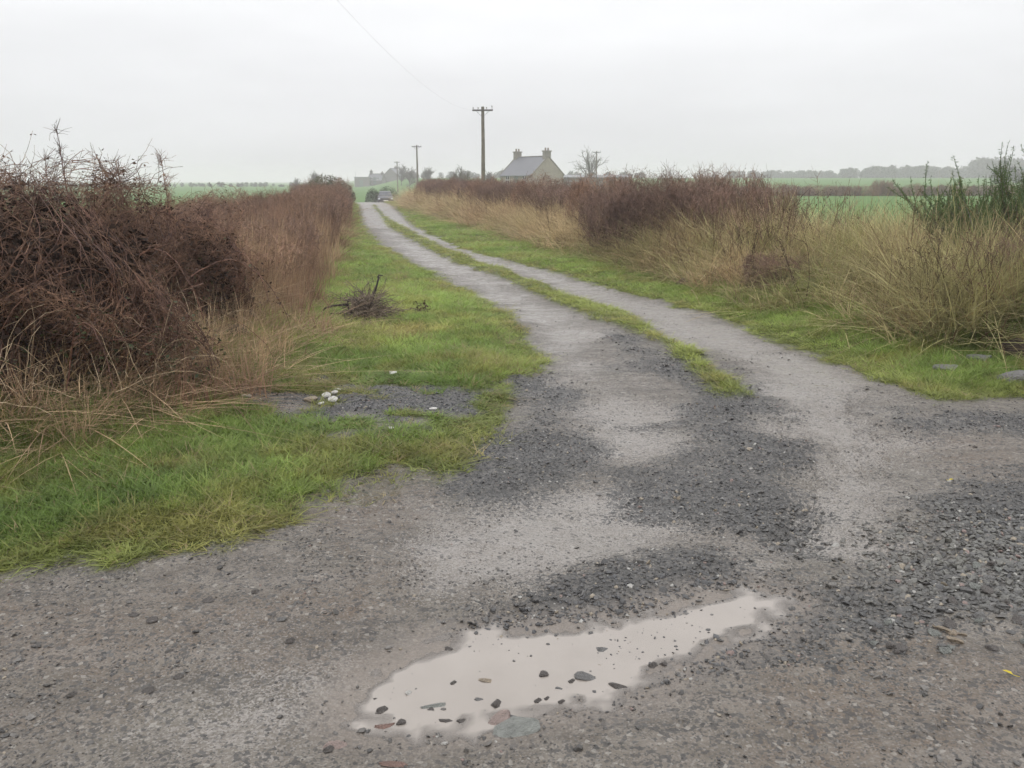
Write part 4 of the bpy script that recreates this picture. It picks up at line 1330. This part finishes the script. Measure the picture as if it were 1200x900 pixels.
# fallen yellow leaf
M_YLEAF = mat_leaf('yellow_leaf', False, (0.62, 0.50, 0.05), 0.3, 0.5, 20, 0.2)
def fallen_leaf(px, py, s, label, rz):
    x, y = gp(px, py)
    root = thing('fallen_leaf', label, 'leaf', (x, y, gz(x, y) + 0.008), rz, 'yellow fallen leaves')
    V = np.array([[0, 0, 0], [0.35, 0.2, 0.12], [0.8, 0.16, 0.1], [1.1, 0, 0.02], [0.8, -0.16, 0.12], [0.35, -0.2, 0.14], [0.5, 0, 0.0]]) * s
    me = mk_mesh('blade', V, None, np.array([[0, 6, 1], [1, 6, 2], [2, 6, 3], [3, 6, 4], [4, 6, 5], [5, 6, 0]]), [M_YLEAF])
    link('blade', me, root)
    part('stalk', sweep(np.array([[[0, 0, 0], [-0.3 * s, 0.05 * s, 0.05 * s], [-0.6 * s, 0.02 * s, 0.1 * s]]]), np.full((1, 3), 0.0012), 4), M_YLEAF, root, False)
fallen_leaf(1186, 801, 0.032, 'bright yellow leaf lying on the gravel below the stone heap', 2.2)
fallen_leaf(1112, 562, 0.035, 'yellow leaf lying on the brown dirt above the stone heap', 0.4)

# ------------------------------------------------------------------ telegraph poles and wire
M_POLE = mat_plain('weathered_pole_wood', (0.15, 0.135, 0.105), 0.85, 0.35, 3, 0.01)
M_ARM = mat_plain('grey_crossarm_wood', (0.11, 0.105, 0.10), 0.85, 0.3, 4)
M_CERAM = mat_plain('insulator_glaze', (0.22, 0.20, 0.18), 0.35, 0.2, 4)
M_METAL = mat_plain('galvanised_steel', (0.25, 0.25, 0.26), 0.5, 0.2, 6, 0, 0.5, 0.7)
M_WIRE = mat_plain('dull_wire', (0.2, 0.2, 0.2), 0.6, 0.1, 1)


def pole(px, Y, ytop, label, scale=1.0, arm=1.15):
    x = X(px, Y); z0 = gz(x, Y); H = Zat(ytop, Y) - z0
    root = thing('telegraph_pole', label, 'telegraph pole', (x, Y, z0), R(-4), 'telegraph poles')
    g = Geo(); n = 7
    zs = np.linspace(-0.4, H, n)
    for i in range(n - 1):
        r0 = (0.135 - 0.05 * i / (n - 1)) * scale; r1 = (0.135 - 0.05 * (i + 1) / (n - 1)) * scale
        g.cyl((0.006 * math.sin(i * 2), 0, zs[i]), (0.006 * math.sin(i * 2 + 2), 0, zs[i + 1]), r0, r1, 10, i in (0, n - 2))
    g.obj('shaft', M_POLE, root, smooth=False)
    za = H - 0.20
    a = Geo().box(-arm / 2, arm / 2, -0.15 * scale, -0.09 * scale, za - 0.045, za + 0.045).obj('crossarm', M_ARM, root, bevel=0.006)
    for xx in (-arm / 2 + 0.05, -0.25, 0.22, arm / 2 - 0.05):
        b = 0.16 if xx > 0.4 else 0.08
        Geo().cyl((xx, -0.12 * scale, za + 0.05), (xx, -0.12 * scale, za + 0.05 + b), 0.012, 0.012, 6).cyl((xx, -0.12 * scale, za + b), (xx, -0.12 * scale, za + b + 0.09), 0.035, 0.022, 8) \
            .obj('insulator', M_CERAM, a)
    Geo().cyl((0.36, -0.125 * scale, za - 0.04), (0.02, -0.11 * scale, za - 0.36), 0.011, 0.011, 6).obj('brace', M_METAL, root)
    Geo().cyl((-0.36, -0.125 * scale, za - 0.04), (-0.02, -0.11 * scale, za - 0.36), 0.011, 0.011, 6).obj('brace', M_METAL, root)
    return x, Y, z0 + H
p1 = pole(566.5, 50, 125, 'tall weathered telegraph pole in the hedge before the cottage')
pole(489.5, 104, 170, 'telegraph pole standing behind the bare hedge near the grey car')
pole(466, 175, 189, 'small hazy telegraph pole in front of the far farmhouse')
pole(698.5, 128, 177, 'thin telegraph pole beside the bare tree and low shed', 0.9)

kx = 0.045
pts_img = [(566, 128), (465, 72), (395, 0)]
pl = [(p1[0], 50.0, p1[2] - 0.1)]
for (ux, uy) in pts_img[1:]:
    dx, dy = (ux - 600) / 1000.0, (450 - uy) / 1000.0
    c_, s_ = math.cos(PITCH), math.sin(PITCH)
    ry, rz = c_ + dy * s_, -s_ + dy * c_
    a_ = dx / ry
    Yq = (p1[0] - kx * 50) / (a_ - kx) if False else (-p1[0] + kx * 50) / (-a_ + kx)
    pl.append((a_ * Yq, Yq, CAM_H + Yq * rz / ry))
co = np.polyfit([p[1] for p in pl], [p[2] for p in pl], 2)
yy = np.linspace(50, 6, 40)
W_ = np.stack([p1[0] - kx * (50 - yy), yy, np.polyval(co, yy)], -1)
W_[:, 2] = np.minimum(W_[:, 2], 9.5)
root = link('overhead_wire', mk_mesh('overhead_wire', *sweep(W_[None], np.full((1, 40), 0.0014), 4), None, [M_WIRE], None, True))
tag(root, 'thin sagging overhead wire running from the tallest telegraph pole', 'wire')

# ------------------------------------------------------------------ cottage
M_WALL = mat_plain('rendered_wall', (0.275, 0.238, 0.190), 0.9, 0.15, 1.5, 0.01)
M_GABLE = M_WALL
M_STONEQ = mat_plain('chimney_stonework', (0.19, 0.17, 0.142), 0.9, 0.25, 3, 0.02)
M_SLATE = mat_plain('wet_slate', (0.10, 0.10, 0.115), 0.5, 0.25, 2.5, 0.01)
M_POT = mat_plain('clay_pot', (0.18, 0.14, 0.11), 0.8, 0.2, 6)
M_WHITE = mat_plain('white_window_paint', (0.75, 0.75, 0.73), 0.5, 0.05, 6)
M_GLASS = mat_plain('dark_window_glass', (0.03, 0.035, 0.04), 0.08, 0.2, 2)
M_DOOR = mat_plain('painted_door', (0.12, 0.16, 0.14), 0.5, 0.1, 6)


def cottage(name, label, x, y, rz, W, L, eave, ridge, chim, wins, door=None, mats=None, z0=None, group=None, pots=2):
    wall_m, roof_m, ch_m = mats or (M_WALL, M_SLATE, M_STONEQ)
    root = thing(name, label, 'house', (x, y, gz(x, y) if z0 is None else z0), rz, group)
    g = Geo()
    v = [(0, 0, -0.6), (W, 0, -0.6), (W, 0, eave), (W / 2, 0, ridge - 0.06), (0, 0, eave), (0, L, -0.6), (W, L, -0.6), (W, L, eave), (W / 2, L, ridge - 0.06), (0, L, eave)]
    g.add(v, [(0, 1, 2, 3, 4), (9, 8, 7, 6, 5), (0, 4, 9, 5), (1, 6, 7, 2), (4, 3, 8, 9), (3, 2, 7, 8)])
    wl_ = g.obj('wall', wall_m, root)
    o_ = 0.22; th = 0.10
    sl_ = (ridge - eave) / (W / 2)
    g = Geo()
    for sgn in (0, 1):
        xa, xb = (-o_, W / 2) if sgn == 0 else (W + o_, W / 2)
        za, zb = eave - o_ * sl_, ridge
        q = [(xa, 0.08, za), (xb, 0.08, zb), (xb, L - 0.08, zb), (xa, L - 0.08, za)]
        g.add(q + [(p[0], p[1], p[2] + th) for p in q], [(0, 1, 2, 3), (7, 6, 5, 4), (0, 4, 5, 1), (1, 5, 6, 2), (2, 6, 7, 3), (3, 7, 4, 0)])
    roof = g.obj('roof', roof_m, root)
    Geo().box(W / 2 - 0.12, W / 2 + 0.12, 0.08, L - 0.08, ridge + th - 0.02, ridge + th + 0.07).obj('ridge_tiles', ch_m, roof)
    # raised gable copings
    for y0 in (-0.06, L - 0.14):
        g = Geo()
        for xa, xb in ((-0.1, W / 2), (W + 0.1, W / 2)):
            q = [(xa, y0, eave - 0.1 * sl_ + 0.02), (xb, y0, ridge + 0.02), (xb, y0 + 0.2, ridge + 0.02), (xa, y0 + 0.2, eave - 0.1 * sl_ + 0.02)]
            g.add(q + [(p[0], p[1], p[2] + 0.16) for p in q], [(0, 1, 2, 3), (7, 6, 5, 4), (0, 4, 5, 1), (1, 5, 6, 2), (2, 6, 7, 3), (3, 7, 4, 0)])
        g.obj('gable_coping', ch_m, root)
    for yc, hh in chim:
        cx = W / 2
        c = Geo().box(cx - 0.55, cx + 0.55, yc - 0.35, yc + 0.35, ridge - 0.5, ridge + hh).obj('chimney', ch_m, root)
        Geo().box(cx - 0.64, cx + 0.64, yc - 0.44, yc + 0.44, ridge + hh, ridge + hh + 0.16).obj('chimney_cap', ch_m, c)
        for i in range(pots):
            xx = cx + (i - (pots - 1) / 2) * 0.5
            Geo().cyl((xx, yc, ridge + hh + 0.16), (xx, yc, ridge + hh + 0.58), 0.15, 0.12, 10).obj('chimney_pot', M_POT, c)
    for (yc, zc, w, h) in wins:     # on the x = 0 front
        wn_ = Geo().box(-0.03, 0.03, yc - w / 2, yc + w / 2, zc - h / 2, zc + h / 2).obj('window', M_WHITE, root)
        for a in (-1, 1):
            for b in (-1, 1):
                Geo().box(-0.045, -0.031, yc + a * w / 4 - w / 4 + 0.05, yc + a * w / 4 + w / 4 - 0.05, zc + b * h / 4 - h / 4 + 0.05, zc + b * h / 4 + h / 4 - 0.05).obj('pane', M_GLASS, wn_)
        Geo().box(-0.12, 0.02, yc - w / 2 - 0.08, yc + w / 2 + 0.08, zc - h / 2 - 0.1, zc - h / 2 - 0.002).obj('sill', ch_m, wn_)
    if door is not None:
        d = Geo().box(-0.04, 0.03, door - 0.5, door + 0.5, 0, 2.1).obj('door', M_DOOR, root)
        Geo().box(-0.06, -0.041, door + 0.33, door + 0.37, 0.95, 1.1).obj('handle', M_METAL, d)
    Geo().cyl((-o_ - 0.06, 0.1, eave - o_ * sl_), (-o_ - 0.06, L - 0.1, eave - o_ * sl_), 0.055, 0.055, 6).obj('gutter', M_METAL, root)
    return root


Yh = 133.0
hx_ = X(624, Yh, 3)
z0 = gz(hx_, Yh)
cottage('cottage', 'stone coloured cottage with grey slate roof and two chimneys behind the hedge', hx_, Yh, R(35), 6.0, 8.6, Zat(204.5, Yh) - z0, Zat(184, Yh + 4) - z0,
        [(0.42, 0.75), (8.15, 0.8)], [(2.0, 1.6, 1.0, 1.3), (6.6, 1.6, 1.0, 1.3)], 4.3, None, z0)
# low shed beside it
Ys = 146.0
sx0 = X(662, Ys); zs = gz(sx0, Ys)
root = thing('low_shed', 'long low grey shed standing beyond the stone coloured cottage', 'shed', (sx0, Ys, zs), R(4))
M_SHED = mat_plain('grey_render', (0.22, 0.215, 0.20), 0.9, 0.15, 2)
M_TIN = mat_plain('grey_roof_sheet', (0.20, 0.205, 0.21), 0.7, 0.2, 2)
hs_ = Zat(208.5, Ys) - zs
Geo().box(0, 10.8, 0, 4, -0.5, hs_).obj('wall', M_SHED, root)
Geo().add([(-0.2, -0.3, hs_ + 0.003), (11, -0.3, hs_ + 0.003), (11, 4.2, hs_ + 0.4), (-0.2, 4.2, hs_ + 0.4), (-0.2, -0.3, hs_ + 0.12), (11, -0.3, hs_ + 0.12), (11, 4.2, hs_ + 0.52), (-0.2, 4.2, hs_ + 0.52)],
          [(3, 2, 1, 0), (4, 5, 6, 7), (0, 1, 5, 4), (1, 2, 6, 5), (2, 3, 7, 6), (3, 0, 4, 7)]).obj('roof', M_TIN, root)
Geo().box(4.5, 5.6, -0.04, 0.02, 0, 2.0).obj('door', M_DOOR, root)

# far farm
FM = (mat_plain('far_farm_wall', (0.15, 0.142, 0.13), 0.9, 0.15, 1), M_SLATE, mat_plain('far_chimney_stone', (0.10, 0.095, 0.09), 0.9, 0.15, 1))
Yf = 300.0
fx = X(449, Yf); zf = gz(fx, Yf)
cottage('farmhouse', 'hazy grey farmhouse with its broad gable towards the track', fx, Yf, R(-6), 5.2, 9, Zat(206, Yf) - zf, Zat(197.5, Yf) - zf, [(8.5, 0.5)],
        [(2.5, 1.8, 1, 1.4), (6, 1.8, 1, 1.4)], 4.2, FM, zf, None, 2)
fx2 = X(447.5, Yf - 4); zf2 = gz(fx2, Yf - 4)
cottage('farmhouse', 'lower hazy farmhouse wing with two chimneys beside the broad gable', fx2, Yf - 4, R(80), 4.6, 5.0, Zat(211, Yf) - zf2, Zat(204, Yf) - zf2, [(0.5, 0.3), (4.4, 0.9)],
        [(1.4, 1.5, 0.9, 1.1), (3.6, 1.5, 0.9, 1.1)], 2.5, FM, zf2, None, 2)
fx3 = X(415.5, Yf - 8); zf3 = gz(fx3, Yf - 8)
root = thing('barn', 'low flat-topped hazy barn at the end of the far farm', 'barn', (fx3, Yf - 8, zf3), R(3))
hb = Zat(208, Yf - 8) - zf3
Geo().box(0, 4.9, 0, 6, -0.5, hb).obj('wall', FM[0], root)
Geo().box(-0.15, 5.05, -0.15, 6.15, hb + 0.002, hb + 0.2).obj('roof', M_TIN, root)
Geo().box(1.6, 2.8, -0.04, 0.03, 0, 2.2).obj('door', M_DOOR, root)
Geo().cyl((0.4, 0.5, hb + 0.2), (0.4, 0.5, hb + 2.0), 0.04, 0.03, 6).obj('mast', M_METAL, root)

# ------------------------------------------------------------------ car beyond the crest
M_CAR = mat_plain('silver_grey_car_paint', (0.045, 0.048, 0.055), 0.4, 0.03, 1, 0, 0.4, 0.0)
M_CGLASS = mat_plain('car_glass', (0.05, 0.06, 0.07), 0.05, 0.05, 1)
M_TYRE = mat_plain('tyre_rubber', (0.02, 0.02, 0.02), 0.85, 0.2, 8)
M_RIM = mat_plain('wheel_rim', (0.4, 0.4, 0.42), 0.35, 0.1, 6, 0, 0.5, 0.8)
M_LAMP = mat_plain('headlight_glass', (0.7, 0.72, 0.75), 0.1, 0.05, 4)
M_BLK = mat_plain('black_trim', (0.025, 0.025, 0.028), 0.6, 0.2, 5)
M_PLATE = mat_plain('white_number_plate', (0.75, 0.75, 0.70), 0.5, 0.03, 4)
Yc = 99.0
cx_ = X(451, Yc); cz_ = gz(cx_, Yc)
car = thing('parked_car', 'dark grey hatchback car on the track beyond the crest', 'car', (cx_, Yc, cz_), R(10))
# local: front at -y, width x
prof = [(-2.0, 0.30), (-2.03, 0.55), (-1.95, 0.74), (-1.2, 0.92), (-0.95, 0.95), (0.2, 0.96), (1.2, 0.97), (1.85, 0.95), (1.95, 0.6), (1.92, 0.30)]
bm = bmesh.new()
rows = []
for (yy_, zz_) in prof:
    hw = 0.80 if zz_ > 0.85 else 0.86
    if yy_ < -1.9: hw -= 0.09
    rows.append([bm.verts.new((sx * hw, yy_, zz_)) for sx in (-1, -0.72, 0, 0.72, 1)])
for a, b in zip(rows[:-1], rows[1:]):
    for i in range(4): bm.faces.new((a[i], a[i + 1], b[i + 1], b[i]))
for i in range(4): bm.faces.new((rows[-1][i], rows[-1][i + 1], rows[0][i + 1], rows[0][i]))
for side in (0, 4):
    bm.faces.new([r_[side] for r_ in rows])
bmesh.ops.recalc_face_normals(bm, faces=bm.faces[:])
bmesh.ops.bevel(bm, geom=[e for e in bm.edges if e.calc_face_angle(0) > 0.5], offset=0.05, segments=3, affect='EDGES', profile=0.6)
me = bpy.data.meshes.new('body'); bm.to_mesh(me); bm.free(); me.materials.append(M_CAR)
me.polygons.foreach_set('use_smooth', [True] * len(me.polygons))
body = link('body', me, car)
cab = [(-1.02, 0.94, 0.76), (-0.28, 1.42, 0.58), (0.3, 1.48, 0.60), (1.35, 1.42, 0.58), (1.86, 0.95, 0.74)]
g = Geo()
v = []; 
for (a, b, c) in cab: v += [(-c, a, b), (c, a, b)]
g.add(v, [(0, 1, 3, 2), (2, 3, 5, 4), (4, 5, 7, 6), (6, 7, 9, 8), (0, 2, 4, 6, 8), (9, 7, 5, 3, 1), (8, 9, 1, 0)])
cabin = g.obj('cabin', M_CAR, car)
def slab(p, off, mat, name, parent):
    p = [Vector(q) for q in p]; c = sum(p, Vector()) / 4
    nrm = (p[1] - p[0]).cross(p[2] - p[0]).normalized() * off
    q = [c + (a - c) * 0.88 for a in p]
    Geo().add([a + nrm for a in q] + [a - nrm * 0.2 for a in q], [(0, 1, 2, 3), (7, 6, 5, 4), (0, 4, 5, 1), (1, 5, 6, 2), (2, 6, 7, 3), (3, 7, 4, 0)]).obj(name, mat, parent)
def cv(i, s): a, b, c = cab[i]; return (s * c, a, b)
slab([cv(0, -1), cv(0, 1), cv(1, 1), cv(1, -1)], 0.012, M_CGLASS, 'windscreen', car)
slab([cv(4, 1), cv(4, -1), cv(3, -1), cv(3, 1)], 0.012, M_CGLASS, 'rear_window', car)
for s in (-1, 1):
    q = [(s * 0.75, -0.75, 0.98), (s * 0.745, 0.35, 0.98), (s * 0.605, 0.3, 1.42), (s * 0.60, -0.22, 1.40)]
    q2 = [(s * 0.745, 0.42, 0.98), (s * 0.74, 1.6, 0.98), (s * 0.60, 1.25, 1.40), (s * 0.605, 0.36, 1.42)]
    for qq in (q, q2): slab(qq if s > 0 else qq[::-1], 0.012, M_CGLASS, 'side_window', car)
    Geo().box(s * 0.70 - 0.15, s * 0.70 + 0.08, -2.045, -1.95, 0.60, 0.74).obj('headlight', M_LAMP, car, bevel=0.01)
    Geo().box(s * 0.82 - 0.05, s * 0.82 + 0.13 * s + 0.05, -0.85, -0.72, 0.96, 1.08).obj('wing_mirror', M_BLK, car, bevel=0.02)
    for yw in (-1.25, 1.25):
        w = Geo().cyl((s * 0.66, yw, 0.30), (s * 0.87, yw, 0.30), 0.30, 0.30, 20).obj('wheel', M_TYRE, car)
        Geo().cyl((s * 0.872, yw, 0.30), (s * 0.885, yw, 0.30), 0.19, 0.18, 14).obj('rim', M_RIM, w)
Geo().box(-0.45, 0.45, -2.05, -1.99, 0.58, 0.70).obj('grille', M_BLK, car, bevel=0.01)
Geo().box(-0.78, 0.78, -2.055, -1.98, 0.26, 0.36).obj('bumper_trim', M_BLK, car, bevel=0.01)
Geo().box(-0.26, 0.26, -2.07, -2.045, 0.42, 0.53).obj('number_plate', M_PLATE, car)

# ------------------------------------------------------------------ trees and far hedges
def bare_tree(name, label, seed, H, spread, mat, group=None, nl=26, nt=420, ns=1500, leaf=0, rs=2.4):
    rng = np.random.default_rng(seed)
    root = thing(name, label, 'tree', group=group)
    T_ = grow(rng, np.array([[0, 0, -0.1]]), np.array([[0.03, 0.02, 1.]]), np.array([H * 0.62]), 10, 0.06, 0, 0.08)
    part('trunk', sweep(T_, taper(1, 10, H * 0.028, H * 0.008), 7), mat, root, False)
    s1, d1, _ = branch(rng, T_, nl, 0.25, 1.0, 0.7, 0.45)
    d1 = norm(d1 * (spread, spread, 1))
    L_ = grow(rng, s1, d1, H * rng.uniform(0.3, 0.52, nl), 8, 0.14, 0, 0.08)
    s2, d2, _ = branch(rng, L_, nt, 0.2, 1.0, 0.6, 0.3)
    B = grow(rng, s2, d2, H * rng.uniform(0.08, 0.2, nt), 5, 0.18, 0, 0.05)
    s3, d3, _ = branch(rng, B, ns, 0.2, 1.0, 0.6, 0.2)
    S3 = grow(rng, s3, d3, H * rng.uniform(0.03, 0.09, ns), 3, 0.2)
    vs_, qs_, b = [], [], 0
    for P_, ra, rb in ((L_, H * 0.010, H * 0.003), (B, H * 0.0034, H * 0.0016), (S3, H * 0.0018, H * 0.001)):
        v, q = sweep(P_, taper(len(P_), P_.shape[1], ra * rs ** 0.6, rb * rs), 3); vs_.append(v); qs_.append(q + b); b += len(v)
    if leaf:
        i = rng.integers(0, nt, leaf)
        v, q = leaves(rng, B[i, rng.integers(1, 5, leaf)] + rng.normal(0, H * 0.02, (leaf, 3)), H * 0.045)
        vs_.append(v); qs_.append(q + b); b += len(v)
    part('crown', (np.concatenate(vs_), np.concatenate(qs_)), mat, root)
    return root


def at_tree(o, px, Y): x = X(px, Y, 2); o.location = (x, Y, gz(x, Y) - 0.05)
def leafy_bush(label, seed, W, H, px, Y, mat, n=1800, leaf=0.14, name='evergreen_bush', group=None):
    rng = np.random.default_rng(seed)
    root = thing(name, label, 'bush', group=group)
    C = grow(rng, np.zeros((14, 3)), rng.normal(0, 0.6, (14, 3)) + (0, 0, 1), H * rng.uniform(0.6, 0.95, 14), 7, 0.15)
    part('branches', sweep(C, taper(14, 7, 0.04, 0.01), 4), M_GREY, root)
    c, a, r = ell(rng, n, W / 2, W / 2)
    lump = 1 + 0.25 * fbm(c[:, 0] * 1.7 + seed, c[:, 1] * 1.7, 1.0, 3, seed)
    c[:, 2] = H * np.sqrt(np.clip(1.03 - r ** 2, 0, 1)) * rng.uniform(0.15, 1.0, n) ** 0.5 * lump
    part('foliage', leaves(rng, c, leaf), mat, root)
    x = X(px, Y, 1); root.location = (x, Y, gz(x, Y) - 0.05)
    return root
Yt = 137.0
at_tree(bare_tree('bare_tree', 'bare leafless tree between the cottage and the thin pole', 201, Zat(176, Yt) + 0.5, 1.5, M_GREY, nl=22, nt=200, ns=500, rs=1.3), 689, Yt)
at_tree(bare_tree('bare_bush', 'rounded grey-green bare willow bush above the hedge between two telegraph poles', 202, 3.7, 1.5, mat_bark('willow_twigs', (0.12, 0.125, 0.085), (0.21, 0.20, 0.15), 0.6), nl=50, nt=900, ns=3200), 536, 100)
at_tree(bare_tree('bare_bush', 'small bare bush behind the hedge beside the second telegraph pole', 203, 2.6, 1.4, M_PURP, nl=40, nt=500, ns=1500), 506, 112)
at_tree(bare_tree('bare_bush', 'low dark bush between the tall pole and the willow bush', 204, 2.9, 1.2, M_GREY, nl=40, nt=500, ns=1500), 572, 115)
at_tree(bare_tree('bare_tree', 'hazy rounded bare tree above the end of the bramble hedge', 205, 3.9, 1.3, M_GREY, nl=50, nt=700, ns=2200), 369, 150)
at_tree(bare_tree('bare_tree', 'tiny hazy bare tree far across the field behind the hedge', 206, 3.2, 0.8, M_GREY, nl=20, nt=200, ns=500), 347, 170)
leafy_bush('dark rounded bush in front of the low grey shed', 207, 3.4, 2.1, 720, 118, M_EVER)
leafy_bush('dark clipped hedge bush close beside the grey car', 208, 1.9, 1.75, 437, 101, M_EVER)
leafy_bush('dark bush right behind the grey car', 209, 3.2, 1.95, 453, 107, M_EVER)
M_OLIVE = mat_leaf('olive_leaves', False, (0.105, 0.105, 0.05), 0.25, 0.6, 2, 0.4)
ob = make_shrub('olive_bush', 'rounded olive green bush at the far end of the bramble hedge', 'bush', 210, 3.4, 3.2, 1.75, 160, 2200, 3000, 0, 'upright', [M_RED, M_RED, M_DEADLEAF], None, 0.007)
rg = np.random.default_rng(210)
cc_, aa_, rr_ = ell(rg, 2600, 1.55, 1.45)
cc_[:, 2] = 1.7 * np.sqrt(np.clip(1.05 - rr_ ** 2, 0, 1)) * rg.uniform(0.55, 1.0, 2600)
part('foliage', leaves(rg, cc_, 0.11), M_OLIVE, ob)
put(ob, X(384, 50), 50.0)
for px, Y, h_, sd in [(480, 190, 4.5, 211), (500, 200, 4.2, 212), (590, 160, 3.2, 213), (470, 230, 5, 214)]:
    at_tree(bare_tree('bare_tree', 'faint bare tree in the haze behind the pole line', sd, h_, 1.3, M_GREY, 'faint trees behind the poles', nl=40, nt=450, ns=1200), px, Y)

# brown hedgerow across the fields
k = 0
xh = 22.0
while xh < 78:
    s_ = random.uniform(0.82, 1.0)
    if abs(xh - X(1033, 95)) < 1.3: s_ = 1.35
    o = copy_tree((protoC, protoB, protoC)[k % 3])
    put(o, xh, CROSS_Y + 1.0 + random.uniform(-0.3, 0.3), random.uniform(0, 6.28), (1.25, 1.1, s_))
    o['label'] = 'bare brown shrub in the hedgerow crossing the green fields'; o['group'] = 'hedgerow across the fields'
    xh += random.uniform(1.5, 1.9); k += 1


# far woods: read as one mass each
def far_wood(name, label, spots, tintc):
    vars_ = []
    for k in range(4):
        rng = np.random.default_rng(300 + k)
        nb = 260
        T_ = grow(rng, np.zeros((3, 3)), rng.normal(0, 0.15, (3, 3)) + (0, 0, 1), np.full(3, 0.7), 6, 0.08)
        c, a, r = ell(rng, nb, 0.42, 0.42)
        zz = rng.uniform(0.12, 1.0, nb)
        c = c * np.sqrt(np.clip(1 - ((zz - 0.5) / 0.55) ** 2, 0.05, 1))[:, None]; c[:, 2] = zz
        v0, q0 = sweep(T_, taper(3, 6, 0.03, 0.01), 4)
        v1, q1 = leaves(rng, c, 0.16, 1.0)
        Bt = grow(rng, c[:120], rng.normal(0, 0.6, (120, 3)) + (0, 0, 0.7), rng.uniform(0.08, 0.2, 120), 3, 0.2)
        v2, q2 = sweep(Bt, taper(120, 3, 0.008, 0.004), 3)
        vars_.append((np.concatenate([v0, v1, v2]), np.concatenate([q0, q1 + len(v0), q2 + len(v0) + len(v1)]), None))
    sp = np.array(spots)
    n = len(sp)
    pts = np.stack([sp[:, 0], sp[:, 1], ground_z(sp[:, 0], sp[:, 1]) - 0.2], -1)
    scl = np.stack([sp[:, 2] * 1.15, sp[:, 2] * 1.15, sp[:, 2]], -1)
    tint = np.array(tintc)[None] * RNG.uniform(0.75, 1.2, (n, 1))
    scatter(name, vars_, pts, np.stack([0 * sp[:, 0], 0 * sp[:, 0], RNG.uniform(0, 6.28, n)], -1), scl, RNG.integers(0, 4, n), tint, [M_STRAW], label, 'wood')


sp = []
for _ in range(330):
    px = random.uniform(985, 1330); Y = random.uniform(400, 450)
    hump = 5.0 + 1.6 * math.sin(px * 0.05) * 0.4 + (2.2 if px > 1140 else 0) + 1.2 * (px > 1050)
    sp.append((X(px, Y), Y, hump * random.uniform(0.6, 1.05)))
far_wood('far_wood', 'hazy grey wood on the skyline beyond the pale field behind the gorse', sp, (0.07, 0.068, 0.055))
sp = []
for _ in range(150):
    px = random.uniform(850, 990); Y = random.uniform(430, 470)
    sp.append((X(px, Y), Y, (3.8 if px < 975 else 2.6) * random.uniform(0.6, 1.1)))
far_wood('far_wood', 'faint low wood on the skyline above the purple-brown thicket', sp, (0.07, 0.068, 0.055))
sp = []
for _ in range(50):
    px = random.uniform(1165, 1330); Y = random.uniform(190, 230)
    sp.append((X(px, Y), Y, 3.4 * random.uniform(0.6, 1.1)))
far_wood('far_wood', 'nearer hazy clump of trees behind the gorse bush tips', sp, (0.065, 0.062, 0.05))
sp = []
for _ in range(150):
    px = random.uniform(-80, 400); Y = random.uniform(300, 330)
    sp.append((X(px, Y), Y, 1.6 * random.uniform(0.5, 1.1)))
far_wood('far_hedge', 'thin far hedge across the field behind the bramble hedge', sp, (0.08, 0.075, 0.06))
sp = []
for _ in range(90):
    px = random.uniform(465, 760); Y = random.uniform(330, 380)
    sp.append((X(px, Y), Y, 2.6 * random.uniform(0.5, 1.1)))
far_wood('far_hedge', 'faint far hedge in the haze behind the cottage', sp, (0.08, 0.075, 0.06))

# ------------------------------------------------------------------ haze
t = NT('mist')
pv = t.new('ShaderNodeVolumePrincipled'.replace('ShaderNode', ''))
pv.inputs['Color'].default_value = (0.99, 0.955, 0.99, 1)
pv.inputs['Density'].default_value = 0.0015
pv.inputs['Anisotropy'].default_value = 0.1
t.t.links.new(pv.outputs[0], t.out.inputs['Volume'])
hz = Geo().box(-1700, 1700, -200, 1700, -3.5, 13.5).obj('haze', t.m)
tag(hz, 'thin pale mist over the fields', 'haze', None, 'stuff')
